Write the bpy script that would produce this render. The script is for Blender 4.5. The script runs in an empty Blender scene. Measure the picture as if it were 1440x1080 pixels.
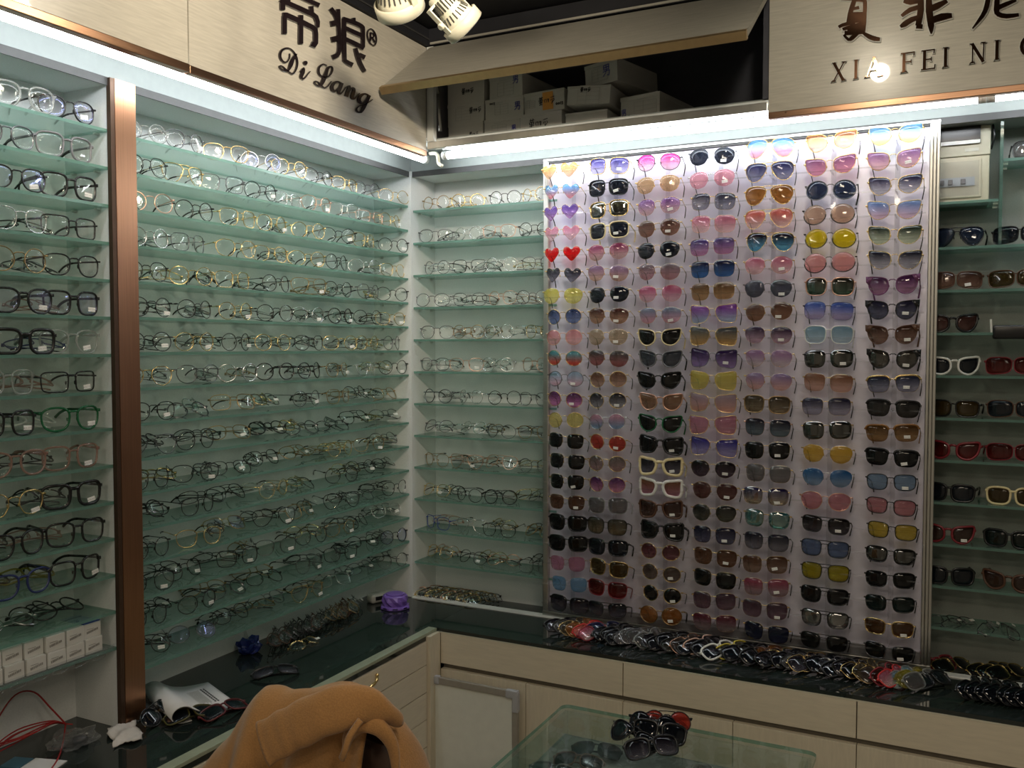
import bpy, bmesh, math, random
from mathutils import Vector, Matrix, Euler
random.seed(7)
PI = math.pi
scn = bpy.context.scene
COL = scn.collection
rnd = random.uniform

# ------------------------------------------------------------------ materials
MATS = {}
def new_mat(name):
    m = bpy.data.materials.new(name); m.use_nodes = True
    nt = m.node_tree; nt.nodes.clear()
    out = nt.nodes.new('ShaderNodeOutputMaterial')
    return m, nt, out

def pbr(name, col, rough=.5, metal=0., var=.06, scale=40., stretch=(1, 1, 1), bump=0., coat=0., spec=.5, sheen=0.):
    """principled material whose colour is varied by procedural noise"""
    if name in MATS: return MATS[name]
    m, nt, out = new_mat(name)
    b = nt.nodes.new('ShaderNodeBsdfPrincipled')
    tc = nt.nodes.new('ShaderNodeTexCoord'); mp = nt.nodes.new('ShaderNodeMapping')
    mp.inputs['Scale'].default_value = stretch
    nz = nt.nodes.new('ShaderNodeTexNoise'); nz.inputs['Scale'].default_value = scale
    nz.inputs['Detail'].default_value = 4
    nt.links.new(tc.outputs['Object'], mp.inputs['Vector']); nt.links.new(mp.outputs['Vector'], nz.inputs['Vector'])
    rp = nt.nodes.new('ShaderNodeValToRGB')
    c = Vector(col[:3])
    lo = [max(0, x*(1-var)) for x in c]; hi = [min(1, x*(1+var)) for x in c]
    rp.color_ramp.elements[0].position = .3; rp.color_ramp.elements[1].position = .7
    rp.color_ramp.elements[0].color = (*lo, 1); rp.color_ramp.elements[1].color = (*hi, 1)
    nt.links.new(nz.outputs['Fac'], rp.inputs['Fac']); nt.links.new(rp.outputs['Color'], b.inputs['Base Color'])
    b.inputs['Roughness'].default_value = rough; b.inputs['Metallic'].default_value = metal
    b.inputs['Specular IOR Level'].default_value = spec
    b.inputs['Coat Weight'].default_value = coat
    b.inputs['Sheen Weight'].default_value = sheen
    if bump:
        bp_ = nt.nodes.new('ShaderNodeBump'); bp_.inputs['Strength'].default_value = bump; bp_.inputs['Distance'].default_value = .003
        nt.links.new(nz.outputs['Fac'], bp_.inputs['Height']); nt.links.new(bp_.outputs['Normal'], b.inputs['Normal'])
    nt.links.new(b.outputs['BSDF'], out.inputs['Surface'])
    MATS[name] = m
    return m

def emit(name, col, strength):
    m, nt, out = new_mat(name)
    e = nt.nodes.new('ShaderNodeEmission'); e.inputs['Color'].default_value = (*col, 1); e.inputs['Strength'].default_value = strength
    nt.links.new(e.outputs['Emission'], out.inputs['Surface']); MATS[name] = m
    return m

def schlick(nt, f0=.04):
    """two-sided Schlick reflectance (same from either face of a thin sheet)"""
    g = nt.nodes.new('ShaderNodeNewGeometry'); d = nt.nodes.new('ShaderNodeVectorMath'); d.operation = 'DOT_PRODUCT'
    nt.links.new(g.outputs['Normal'], d.inputs[0]); nt.links.new(g.outputs['Incoming'], d.inputs[1])
    def M(op, a, b=None, c=None):
        n = nt.nodes.new('ShaderNodeMath'); n.operation = op
        for i, v in enumerate((a, b, c)):
            if v is None: continue
            if isinstance(v, (int, float)): n.inputs[i].default_value = v
            else: nt.links.new(v, n.inputs[i])
        return n.outputs[0]
    return M('MULTIPLY_ADD', M('POWER', M('SUBTRACT', 1., M('ABSOLUTE', d.outputs['Value'])), 5.), 1-f0, f0)

def sheet_glass(name, tint, body, bodyfac, rough=.03, refl=1.):
    """tinted see-through sheet: transparent tint + a little scattering body + fresnel reflection"""
    m, nt, out = new_mat(name)
    tr = nt.nodes.new('ShaderNodeBsdfTransparent'); tr.inputs['Color'].default_value = (*tint, 1)
    di = nt.nodes.new('ShaderNodeBsdfDiffuse'); di.inputs['Color'].default_value = (*body, 1)
    tl = nt.nodes.new('ShaderNodeBsdfTranslucent'); tl.inputs['Color'].default_value = (*body, 1)
    m0 = nt.nodes.new('ShaderNodeMixShader'); m0.inputs['Fac'].default_value = .5
    nt.links.new(di.outputs[0], m0.inputs[1]); nt.links.new(tl.outputs[0], m0.inputs[2])
    m1 = nt.nodes.new('ShaderNodeMixShader'); m1.inputs['Fac'].default_value = bodyfac
    nt.links.new(tr.outputs[0], m1.inputs[1]); nt.links.new(m0.outputs[0], m1.inputs[2])
    gl = nt.nodes.new('ShaderNodeBsdfGlossy'); gl.inputs['Roughness'].default_value = rough
    ml = nt.nodes.new('ShaderNodeMath'); ml.operation = 'MULTIPLY'; ml.inputs[1].default_value = refl
    nt.links.new(schlick(nt), ml.inputs[0])
    m2 = nt.nodes.new('ShaderNodeMixShader')
    nt.links.new(ml.outputs[0], m2.inputs['Fac']); nt.links.new(m1.outputs[0], m2.inputs[1]); nt.links.new(gl.outputs[0], m2.inputs[2])
    nt.links.new(m2.outputs[0], out.inputs['Surface'])
    MATS[name] = m
    return m

def lens_mat(top, bot=None, body=.16, refl=1.0, glosscol=(1, 1, 1), mirror=0.):
    """tinted lens, colour graded from top to bottom"""
    bot = bot or top
    key = ('lens', tuple(top), tuple(bot), body, refl, glosscol, mirror)
    if key in MATS: return MATS[key]
    m, nt, out = new_mat('tinted_lens')
    tc = nt.nodes.new('ShaderNodeTexCoord'); sp = nt.nodes.new('ShaderNodeSeparateXYZ')
    nt.links.new(tc.outputs['Generated'], sp.inputs[0])
    def ramp(f):
        r = nt.nodes.new('ShaderNodeValToRGB')
        r.color_ramp.elements[0].position = .18; r.color_ramp.elements[1].position = .8
        r.color_ramp.elements[0].color = (*[f(x) for x in bot], 1); r.color_ramp.elements[1].color = (*[f(x) for x in top], 1)
        nt.links.new(sp.outputs['Z'], r.inputs['Fac']); return r
    r1 = ramp(lambda x: math.sqrt(x)); r2 = ramp(lambda x: x)
    tr = nt.nodes.new('ShaderNodeBsdfTransparent'); nt.links.new(r1.outputs[0], tr.inputs['Color'])
    di = nt.nodes.new('ShaderNodeBsdfDiffuse'); nt.links.new(r2.outputs[0], di.inputs['Color'])
    m1 = nt.nodes.new('ShaderNodeMixShader'); m1.inputs['Fac'].default_value = body
    nt.links.new(tr.outputs[0], m1.inputs[1]); nt.links.new(di.outputs[0], m1.inputs[2])
    gl = nt.nodes.new('ShaderNodeBsdfGlossy'); gl.inputs['Roughness'].default_value = .04; gl.inputs['Color'].default_value = (*glosscol, 1)
    ml = nt.nodes.new('ShaderNodeMath'); ml.operation = 'MULTIPLY_ADD'; ml.inputs[1].default_value = refl; ml.inputs[2].default_value = mirror
    ml.use_clamp = True
    nt.links.new(schlick(nt), ml.inputs[0])
    m2 = nt.nodes.new('ShaderNodeMixShader')
    nt.links.new(ml.outputs[0], m2.inputs['Fac']); nt.links.new(m1.outputs[0], m2.inputs[1]); nt.links.new(gl.outputs[0], m2.inputs[2])
    nt.links.new(m2.outputs[0], out.inputs['Surface'])
    MATS[key] = m
    return m

def tag_mat():
    """white price tag with an unreadable grey print"""
    m, nt, out = new_mat('price_tag_paper')
    tc = nt.nodes.new('ShaderNodeTexCoord'); mp = nt.nodes.new('ShaderNodeMapping'); mp.inputs['Scale'].default_value = (9, 1, 1.6)
    nz = nt.nodes.new('ShaderNodeTexNoise'); nz.inputs['Scale'].default_value = 2.2
    rp = nt.nodes.new('ShaderNodeValToRGB'); rp.color_ramp.elements[0].position = .42; rp.color_ramp.elements[1].position = .5
    rp.color_ramp.elements[0].color = (.3, .3, .3, 1); rp.color_ramp.elements[1].color = (.85, .85, .82, 1)
    sp = nt.nodes.new('ShaderNodeSeparateXYZ'); nt.links.new(tc.outputs['Generated'], sp.inputs[0])
    g = nt.nodes.new('ShaderNodeMath'); g.operation = 'COMPARE'; g.inputs[1].default_value = .45; g.inputs[2].default_value = .2
    nt.links.new(sp.outputs['Z'], g.inputs[0])
    mx = nt.nodes.new('ShaderNodeMix'); mx.data_type = 'RGBA'; mx.inputs[6].default_value = (.85, .85, .82, 1)
    nt.links.new(tc.outputs['Generated'], mp.inputs[0]); nt.links.new(mp.outputs[0], nz.inputs['Vector']); nt.links.new(nz.outputs['Fac'], rp.inputs[0])
    nt.links.new(g.outputs[0], mx.inputs[0]); nt.links.new(rp.outputs[0], mx.inputs[7])
    b = nt.nodes.new('ShaderNodeBsdfPrincipled'); b.inputs['Roughness'].default_value = .6
    nt.links.new(mx.outputs[2], b.inputs['Base Color']); nt.links.new(b.outputs[0], out.inputs[0])
    return m

M_TAG = tag_mat()
M_BAY = pbr('bay_laminate', (.70, .715, .715), .55, var=.05, scale=260)
M_BAYDIM = pbr('dimmed_bay_laminate', (.27, .28, .26), .55, var=.05, scale=260)  # darker copy of the bay laminate: far right bay's dim light put into colour
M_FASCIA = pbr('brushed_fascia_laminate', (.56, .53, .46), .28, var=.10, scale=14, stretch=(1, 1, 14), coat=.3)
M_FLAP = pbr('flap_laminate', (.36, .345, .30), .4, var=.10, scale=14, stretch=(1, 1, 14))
M_HEAD = pbr('grey_head_rail', (.27, .30, .29), .5, var=.04)
M_TRACK = pbr('tube_glint_track', (.80, .79, .76), .35, .2, var=.05)  # whitened so the tube's reflection in the aluminium is part of the colour
M_COPPER = pbr('brushed_copper', (.33, .19, .12), .3, 1., var=.12, scale=9, stretch=(.4, .4, 30))
M_PILLAR = pbr('brushed_copper_pillar', (.50, .27, .16), .33, 1., var=.10, scale=8, stretch=(60, 60, .8))
M_LETTER = pbr('polished_copper_letter', (.34, .17, .10), .07, 1., var=.08, scale=30)
M_LETTERDK = pbr('dark_acrylic_letter', (.018, .012, .014), .18, 0., var=.2, scale=30, coat=.5)
M_HALO = pbr('grey_acrylic_backing', (.60, .60, .56), .4, var=.05)
M_FRAME = pbr('white_lacquer_trim', (.70, .72, .71), .4, var=.04)
M_ALU = pbr('anodised_aluminium', (.62, .61, .58), .3, 1., var=.06, scale=30, stretch=(1, 1, .05))
M_ALUDK = pbr('dark_edge_strip', (.05, .05, .05), .5, var=.1)
M_CEIL = pbr('black_ceiling_paint', (.012, .013, .018), .7, var=.2, scale=8)
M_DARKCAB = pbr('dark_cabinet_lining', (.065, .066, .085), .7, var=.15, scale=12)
M_CREAM = pbr('cream_wood_laminate', (.66, .59, .46), .5, var=.05, scale=18, stretch=(1, 1, 9))
M_CREAMV = pbr('cream_wood_upright_grain', (.66, .59, .46), .5, var=.05, scale=18, stretch=(9, 9, 1))
M_CREAMEDGE = pbr('pale_edge_banding', (.62, .58, .46), .45, var=.03)
M_GAP = pbr('shadow_gap_lining', (.16, .14, .11), .7, var=.1)
M_GLASSBLACK = pbr('black_backed_glass', (.014, .020, .018), .04, var=.3, scale=5, spec=.7)
M_GLASSEDGE = pbr('pale_green_glass_edge', (.33, .36, .26), .3, var=.08)
M_FLOOR = pbr('grey_floor_tile', (.25, .24, .22), .4, var=.1, scale=4)
M_WHITEBOX = pbr('white_carton', (.60, .59, .55), .7, var=.04, scale=12)
M_INK = pbr('black_marker_ink', (.03, .03, .035), .6)
M_INKB = pbr('blue_marker_ink', (.05, .06, .35), .6)
M_PRINT = pbr('faint_grey_print', (.42, .42, .40), .7)
M_ORANGE = pbr('orange_paper_note', (.75, .36, .08), .7)
M_LAMPW = pbr('white_lamp_enamel', (.75, .72, .58), .35, var=.03)
M_LAMPDK = pbr('dark_vent_slot', (.05, .05, .045), .6)
M_GLASS = sheet_glass('green_shelf_glass', (.80, .89, .86), (.44, .72, .63), .20, .05, .9)
M_GLASSF = sheet_glass('shelf_glass_edge', (.6, .8, .74), (.30, .50, .43), .6, .1, .6)
M_CLEAR = sheet_glass('clear_acrylic', (.975, .975, .98), (.85, .86, .9), .05, .06, 1.2)
M_TABLEGLASS = sheet_glass('table_glass', (.93, .97, .95), (.4, .6, .52), .04, .02, 1.)
M_TABLEEDGE = sheet_glass('table_glass_edge', (.50, .76, .66), (.20, .44, .36), .4, .05, 1.)
M_PLASTIC = sheet_glass('clear_polythene', (.90, .91, .91), (.7, .7, .7), .12, .15, 1.3)
M_PANEL = pbr('pearl_acrylic_panel', (.79, .76, .89), .42, .55, var=.09, scale=9, stretch=(1, 1, .6), bump=.12)
M_TUBE = emit('led_tube_glow', (.93, .97, 1.0), 17.)

# frame materials
F = {}
def fm(key, col, rough=.3, metal=0.): F[key] = pbr('frame_' + key, col, rough, metal, var=.05)
fm('black', (.012, .012, .013), .25); fm('matte_black', (.02, .02, .02), .5)
fm('gold', (.80, .58, .25), .25, 1.); fm('silver', (.72, .72, .72), .25, 1.); fm('gunmetal', (.16, .16, .17), .3, 1.)
fm('rose_gold', (.75, .45, .33), .28, 1.); fm('brown', (.10, .045, .025), .3); fm('dark_red', (.22, .02, .03), .3)
fm('green', (.012, .12, .045), .2); fm('white', (.75, .75, .72), .3); fm('cream', (.78, .66, .38), .3); fm('navy', (.02, .03, .12), .3)
fm('purple', (.16, .05, .14), .25); fm('peach', (.62, .40, .32), .3); fm('tortoise', (.24, .11, .03), .25); fm('yellow', (.62, .50, .06), .3)
fm('grey', (.17, .17, .18), .3); fm('bronze', (.40, .27, .13), .3, 1.); fm('blue', (.03, .06, .32), .3); fm('red', (.55, .03, .03), .3); fm('dim_yellow', (.07, .062, .012), .4); fm('dim_red', (.10, .012, .014), .4)  # dim_ pair: dimness under the dark counter glass put into the colour
F['clear'] = sheet_glass('frame_clear', (.86, .87, .86), (.75, .76, .74), .30, .05, 1.3)
F['clear_pink'] = sheet_glass('frame_clear_pink', (.86, .66, .60), (.66, .46, .40), .40, .05, 1.3)
F['clear_yellow'] = sheet_glass('frame_clear_yellow', (.70, .66, .30), (.50, .46, .12), .4, .05, 1.3)
M_CLEARLENS = lens_mat((.975, .985, .98), None, .004, .9)
M_BLUELENS = lens_mat((.96, .97, .99), None, .02, 2.2, (.45, .5, 1.))

# ------------------------------------------------------------------ mesh helpers
def link(o, parent=None):
    COL.objects.link(o)
    if parent is not None: o.parent = parent
    return o

def mesh_from_bm(name, bm, mats, smooth=False):
    me = bpy.data.meshes.new(name); bmesh.ops.recalc_face_normals(bm, faces=bm.faces); bm.to_mesh(me); bm.free()
    for m in (mats if isinstance(mats, (list, tuple)) else [mats]): me.materials.append(m)
    if smooth:
        for p in me.polygons: p.use_smooth = True
    return me

def obj(name, bm, mats, parent=None, smooth=False, loc=None):
    o = bpy.data.objects.new(name, mesh_from_bm(name, bm, mats, smooth))
    if loc is not None: o.location = loc
    return link(o, parent)

def tagit(o, label=None, cat=None, group=None, kind=None):
    if label: o['label'] = label
    if cat: o['category'] = cat
    if group: o['group'] = group
    if kind: o['kind'] = kind
    return o

def empty(name, label, cat, loc=(0, 0, 0), rot=(0, 0, 0), group=None):
    o = bpy.data.objects.new(name, None); o.empty_display_size = .02
    o.location = loc; o.rotation_euler = rot
    link(o); return tagit(o, label, cat, group)

def box(bm, x0, x1, y0, y1, z0, z1, mi=0, M=None, bevel=0.):
    vs = [bm.verts.new((x, y, z)) for x in (x0, x1) for y in (y0, y1) for z in (z0, z1)]
    fs = [(0, 1, 3, 2), (4, 6, 7, 5), (0, 4, 5, 1), (2, 3, 7, 6), (0, 2, 6, 4), (1, 5, 7, 3)]
    faces = [bm.faces.new([vs[i] for i in f]) for f in fs]
    for f in faces: f.material_index = mi
    if bevel:
        es = list({e for f in faces for e in f.edges})
        r = bmesh.ops.bevel(bm, geom=es, offset=bevel, segments=2, affect='EDGES', profile=.6)
        for f in r['faces']: f.material_index = mi
    if M is not None:
        bmesh.ops.transform(bm, matrix=M, verts=[v for v in vs if v.is_valid])
    return faces

def boxobj(name, x0, x1, y0, y1, z0, z1, mat, parent=None, bevel=0., origin=None):
    bm = bmesh.new(); ox, oy, oz = origin or (0, 0, 0)
    box(bm, x0-ox, x1-ox, y0-oy, y1-oy, z0-oz, z1-oz, bevel=bevel)
    return obj(name, bm, mat, parent, loc=origin)

def tube(bm, pts, r, seg=6, closed=False, mi=0, rr=None, flat=None, cap=True):
    """sweep a round (or elliptic) section along pts. r may be list; flat=(axis vector, factor) squashes the section along that axis"""
    P = [Vector(p) for p in pts]; n = len(P); rings = []
    up0 = None
    for i, p in enumerate(P):
        a = P[(i-1) % n] if (closed or i > 0) else P[i]
        b = P[(i+1) % n] if (closed or i < n-1) else P[i]
        t = (b-a); t = t.normalized() if t.length > 1e-9 else Vector((0, 0, 1))
        if up0 is None:
            up0 = Vector((0, 1, 0)) if abs(t.y) < .9 else Vector((0, 0, 1))
        s = t.cross(up0)
        if s.length < 1e-6: s = t.orthogonal()
        s.normalize(); u = s.cross(t).normalized(); up0 = u
        ri = r[i] if isinstance(r, (list, tuple)) else r
        ru = (rr[i] if isinstance(rr, (list, tuple)) else rr) if rr is not None else ri
        rings.append([bm.verts.new(p + s*(ri*math.cos(2*PI*k/seg)) + u*(ru*math.sin(2*PI*k/seg))) for k in range(seg)])
    m = n if closed else n-1
    for i in range(m):
        A, B = rings[i], rings[(i+1) % n]
        for k in range(seg):
            f = bm.faces.new((A[k], A[(k+1) % seg], B[(k+1) % seg], B[k])); f.material_index = mi; f.smooth = True
    if not closed and cap:
        for R_ in (rings[0], rings[-1][::-1]):
            try:
                f = bm.faces.new(R_); f.material_index = mi
            except ValueError: pass
    return rings

def lathe(bm, prof, seg=24, mi=0, M=None, cap=True):
    rings = []
    for r, z in prof:
        rings.append([bm.verts.new((r*math.cos(2*PI*k/seg), r*math.sin(2*PI*k/seg), z)) for k in range(seg)])
    for a, b in zip(rings, rings[1:]):
        for k in range(seg):
            f = bm.faces.new((a[k], a[(k+1) % seg], b[(k+1) % seg], b[k])); f.smooth = True; f.material_index = mi
    if cap:
        for R_ in (rings[0][::-1], rings[-1]):
            f = bm.faces.new(R_); f.material_index = mi
    if M is not None: bmesh.ops.transform(bm, matrix=M, verts=[v for R_ in rings for v in R_])

def catmull(pts, m=4, closed=False):
    P = [Vector(p) for p in pts]; n = len(P); out = []
    rng = range(n) if closed else range(n-1)
    for i in rng:
        if closed: p0, p1, p2, p3 = P[i-1], P[i], P[(i+1) % n], P[(i+2) % n]
        else: p0, p1, p2, p3 = P[max(i-1, 0)], P[i], P[i+1], P[min(i+2, n-1)]
        for k in range(m):
            t = k/m
            out.append(.5*((2*p1)+(-p0+p2)*t+(2*p0-5*p1+4*p2-p3)*t*t+(-p0+3*p1-3*p2+p3)*t**3))
    if not closed: out.append(P[-1])
    return out
ORD = ['zeroth', 'first', 'second', 'third', 'fourth', 'fifth', 'sixth', 'seventh', 'eighth', 'ninth', 'tenth', 'eleventh', 'twelfth',
       'thirteenth', 'fourteenth', 'fifteenth', 'sixteenth', 'seventeenth', 'eighteenth', 'nineteenth', 'twentieth', 'twenty-first', 'twenty-second']
# ------------------------------------------------------------------ eyewear kit
def outline(shape, a, b):
    """right-hand lens outline, +x is the outer (temple) side; a, b half sizes"""
    def sup(n, tx=0., m=28):
        o = []
        for k in range(m):
            t = 2*PI*k/m; c, s = math.cos(t), math.sin(t)
            x = math.copysign(abs(c)**(2/n), c); z = math.copysign(abs(s)**(2/n), s)
            o.append((x*(1+tx*z), z))
        return o
    if shape == 'round': o = sup(2)
    elif shape == 'panto': o = [(x*(1+.10*z), z if z < 0 else z*.92) for x, z in sup(2.5)]
    elif shape == 'square': o = sup(4.2, .06)
    elif shape == 'rect': o = sup(4.5, .05)
    elif shape == 'soft': o = sup(3.2, .08)
    elif shape == 'brow': o = [(x*(1+.14*z), z) for x, z in sup(3.4)]
    elif shape == 'aviator':
        o = catmull([(-.72, .86, 0), (0, 1, 0), (.72, .90, 0), (1, .45, 0), (.95, -.15, 0), (.60, -.80, 0), (.1, -1, 0), (-.45, -.72, 0), (-.88, -.05, 0), (-1, .5, 0)], 3, True)
        o = [(p.x, p.y) for p in o]
    elif shape == 'poly':
        c = [(-.55, .92), (.30, 1), (.92, .62), (1, .05), (.72, -.68), (.1, -1), (-.6, -.82), (-.98, -.1), (-.9, .55)]
        o = []
        for i in range(len(c)):
            p, q, r = Vector(c[i-1]), Vector(c[i]), Vector(c[(i+1) % len(c)])
            u = q+(p-q)*.3; v = q+(r-q)*.3
            o += [tuple(u), tuple((u+v)*.25+q*.5), tuple(v)]
    elif shape == 'cat':
        o = catmull([(-.85, .45, 0), (-.45, .82, 0), (.3, .96, 0), (.95, 1, 0), (1, .45, 0), (.82, -.35, 0), (.3, -.95, 0), (-.35, -.95, 0), (-.85, -.45, 0)], 3, True)
        o = [(p.x, p.y) for p in o]
    elif shape == 'butterfly':
        o = catmull([(-.92, .25, 0), (-.62, .78, 0), (.1, .92, 0), (.92, 1, 0), (1, .3, 0), (.96, -.55, 0), (.7, -1, 0), (0, -.98, 0), (-.6, -.72, 0)], 3, True)
        o = [(p.x, p.y) for p in o]
    elif shape == 'heart':
        o = catmull([(0, -1, 0), (.55, -.45, 0), (1, .25, 0), (.86, .85, 0), (.42, .96, 0), (0, .58, 0), (-.42, .96, 0), (-.86, .85, 0), (-1, .25, 0), (-.55, -.45, 0)], 3, True)
        o = [(p.x, p.y) for p in o]
    elif shape == 'shield': o = [(x*(1+.05*z), z*(1 if z > 0 else (.9+.1*x))) for x, z in sup(3.4)]
    else: o = sup(3)
    return [(x*a, z*b) for x, z in o]

KIT = {}
def kit(shape, a, b, gap, thick, style=''):
    """meshes of one eyewear pattern, origin bottom centre: front frame, left and right lens"""
    key = (shape, round(a, 4), round(b, 4), gap, thick, style)
    if key in KIT: return KIT[key]
    ol = outline(shape, a, b); cx = gap/2+a; k = dict(cx=cx, a=a, b=b)
    if style == 'inlens': pass
    wrap = lambda x: .22*x*x/ max(.05, cx+a)          # slight face-form curve
    rx, rz = {'wire': (.0011, .0011), 'thin': (.0015, .0017), 'acetate': (.0022, .0024), 'thick': (.0034, .0030), 'broad': (.0050, .0030), 'rimless': (.0005, .0005)}[thick]
    bm = bmesh.new()
    def P(s, x, z): X = s*(cx+x); return (X, wrap(X), z+b)
    for s in (1, -1):
        pts = [P(s, x, z) for x, z in ol]
        if style == 'half':                              # rim only along the lower half and sides
            low = [p for p in pts if p[2] < b*1.05]; low.sort(key=lambda p: math.atan2(p[0]-s*cx, -(p[2]-b)))
            tube(bm, low, rx*1.5, 6, False, 0, rz*1.5)
            tube(bm, pts, .0005, 4, True)
        elif style == 'brow':
            top = [p for p in pts if p[2] > b*1.35]; top.sort(key=lambda p: p[0])
            tube(bm, pts, .0006, 4, True, 0)
            tube(bm, top, .0030, 6, False, 0, .0026)
        else:
            tube(bm, pts, rx, 6, True, 0, rz)
        if style == 'flare':                             # cat wings standing off the outer top
            q = [P(s, a*.45, b*1.0), P(s, a*1.22, b*1.1), P(s, a*1.2, b*.45), P(s, a*.95, b*.2)]
            v0 = [bm.verts.new((x, y-.0015, z)) for x, y, z in q]; v1 = [bm.verts.new((x, y+.0015, z)) for x, y, z in q]
            bm.faces.new(v0); bm.faces.new(v1[::-1])
            for i in range(4): bm.faces.new((v0[i], v0[(i+1) % 4], v1[(i+1) % 4], v1[i]))
        # hinge lug
        hx = a*.97; hz = b*.52
        p0 = Vector(P(s, hx, hz)); w = .003 if thick in ('acetate', 'thick', 'broad') else .0016
        box(bm, min(p0.x, p0.x+s*.006), max(p0.x, p0.x+s*.006), p0.y-.0015, p0.y+.006, p0.z-w, p0.z+w)
        # nose pad
        px = Vector(P(s, -a*.93, -b*.1)); px.y += .006
        r = bmesh.ops.create_icosphere(bm, subdivisions=1, radius=.0032, matrix=Matrix.Translation(px) @ Matrix.Diagonal((.5, .7, 1.4, 1)))
        tube(bm, [P(s, -a*.9, b*.05), (px.x, px.y-.001, px.z)], .0006, 4)
    # bridge
    bz = b*.45
    L = Vector(P(-1, -a*.94, bz)); R_ = Vector(P(1, -a*.94, bz))
    mid = (L+R_)/2+Vector((0, -.001, .003 if shape != 'heart' else .001))
    tube(bm, [L, (L+mid)/2+Vector((0, 0, .0018)), mid, (R_+mid)/2+Vector((0, 0, .0018)), R_], max(rx, .0011), 6, False, 0, max(rz, .0012))
    if style == 'double' or shape == 'aviator' or style == 'navigator':
        L = Vector(P(-1, -a*.5, b*.93)); R_ = Vector(P(1, -a*.5, b*.93)); mid = (L+R_)/2+Vector((0, -.001, .001))
        tube(bm, [L, mid, R_], max(rx*.9, .0009), 6)
    k['frame'] = mesh_from_bm('frame', bm, F['black'], True)
    def lens(s, e=0.):
        bm = bmesh.new(); n = len(ol); th = .0012
        fr, bk = [], []
        sc = 1+e
        for x, z in ol:
            p = P(s, x*sc, z*sc); fr.append(bm.verts.new((p[0], p[1]-th/2, p[2]))); bk.append(bm.verts.new((p[0], p[1]+th/2, p[2])))
        f0 = [bm.verts.new((s*cx+s*(x*.55), wrap(s*cx+s*x*.55)-th/2-.0008, z*.55+b)) for x, z in ol]
        b0 = [bm.verts.new((v.co.x, v.co.y+th, v.co.z)) for v in f0]
        zc = sum(z for x, z in ol)/n
        c0 = bm.verts.new((s*cx, wrap(cx)-th/2-.0011, b+zc*.5)); c1 = bm.verts.new((s*cx, wrap(cx)+th/2-.0011, b+zc*.5))
        for i in range(n):
            j = (i+1) % n
            bm.faces.new((fr[i], fr[j], f0[j], f0[i])); bm.faces.new((f0[i], f0[j], c0))
            bm.faces.new((bk[j], bk[i], b0[i], b0[j])); bm.faces.new((b0[j], b0[i], c1))
            bm.faces.new((fr[j], fr[i], bk[i], bk[j]))
        return mesh_from_bm('lens', bm, M_CLEARLENS, True)
    k['lens'] = [lens(-1), lens(1)]
    if style == 'oversize': pass
    p0 = Vector(P(1, a*.97, b*.52)); k['hinge'] = Vector((p0.x+.0045, p0.y+.004, p0.z))
    KIT[key] = k
    return k

TEMPLE = {}
def temple(length, drop, th, s):
    """temple arm along +Y from the hinge plus its ear tip"""
    key = (length, drop, th, s)
    if key in TEMPLE: return TEMPLE[key]
    w, h = {'wire': (.0009, .0011), 'thin': (.0011, .0020), 'acetate': (.0016, .0027), 'thick': (.0018, .0042)}[th]
    bm = bmesh.new(); L1 = length*.70
    tube(bm, [(0, 0, 0), (0, L1*.5, .0006), (0, L1, 0)], w, 6, False, 0, h)
    me = mesh_from_bm('temple', bm, F['black'], True)
    bm = bmesh.new()
    w2, h2 = max(w*1.25, .0012), max(h*1.1, .0019)
    pts = catmull([(0, L1-.004, 0), (0, L1+length*.08, -.002), (-s*.002, L1+length*.2, -drop*.45), (-s*.005, L1+length*.29, -drop)], 3)
    tube(bm, pts, [w2*(1+.15*i/len(pts)) for i in range(len(pts))], 6, False, 0, [h2]*len(pts))
    tip = mesh_from_bm('temple_tip', bm, F['black'], True)
    TEMPLE[key] = (me, tip)
    return TEMPLE[key]

bm = bmesh.new(); box(bm, -.008, .008, -.0004, .0004, -.0042, .0042); TAGMESH = mesh_from_bm('price_tag', bm, M_TAG)

def inst(name, me, mat, parent, loc=None, rot=None):
    o = bpy.data.objects.new(name, me); COL.objects.link(o); o.parent = parent
    if mat is not None and me.materials and me.materials[0] != mat:
        o.material_slots[0].link = 'OBJECT'; o.material_slots[0].material = mat
    if loc is not None: o.location = loc
    if rot is not None: o.rotation_euler = rot
    return o

def eyewear(name, label, cat, group, K, loc, rot, fmat, lmat, tmat, tipmat, th='thin', openl=0., openr=0., droop=0., length=.13, drop=.03,
            tag=0, tips=True, scale=(1, 1, 1)):
    """one pair: Empty > frame, two lens, two temple (> temple_tip), price_tag"""
    root = bpy.data.objects.new(name, None); root.empty_display_size = .01
    COL.objects.link(root); root.location = loc; root.rotation_euler = rot; root.scale = scale
    tagit(root, label, cat, group)
    inst('frame', K['frame'], fmat, root)
    for i in (0, 1): inst('lens', K['lens'][i], lmat, root)
    H = K['hinge']
    for s, ang in ((-1, openl), (1, openr)):
        me, tip = temple(length, drop, th, s)
        t = inst('temple', me, tmat, root, (s*H.x, H.y + (.004 if (s > 0 and abs(ang) > 1.2) else 0), H.z), (-droop, 0, s*ang))
        if tips: inst('temple_tip', tip, tipmat, t)
    if tag:
        inst('price_tag', TAGMESH, None, root, (K['cx']+K['a']*rnd(-.25, .2)*1., -.0045, K['b']*rnd(.35, .6)), (0, rnd(-.25, .1), 0))
    return root
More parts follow.
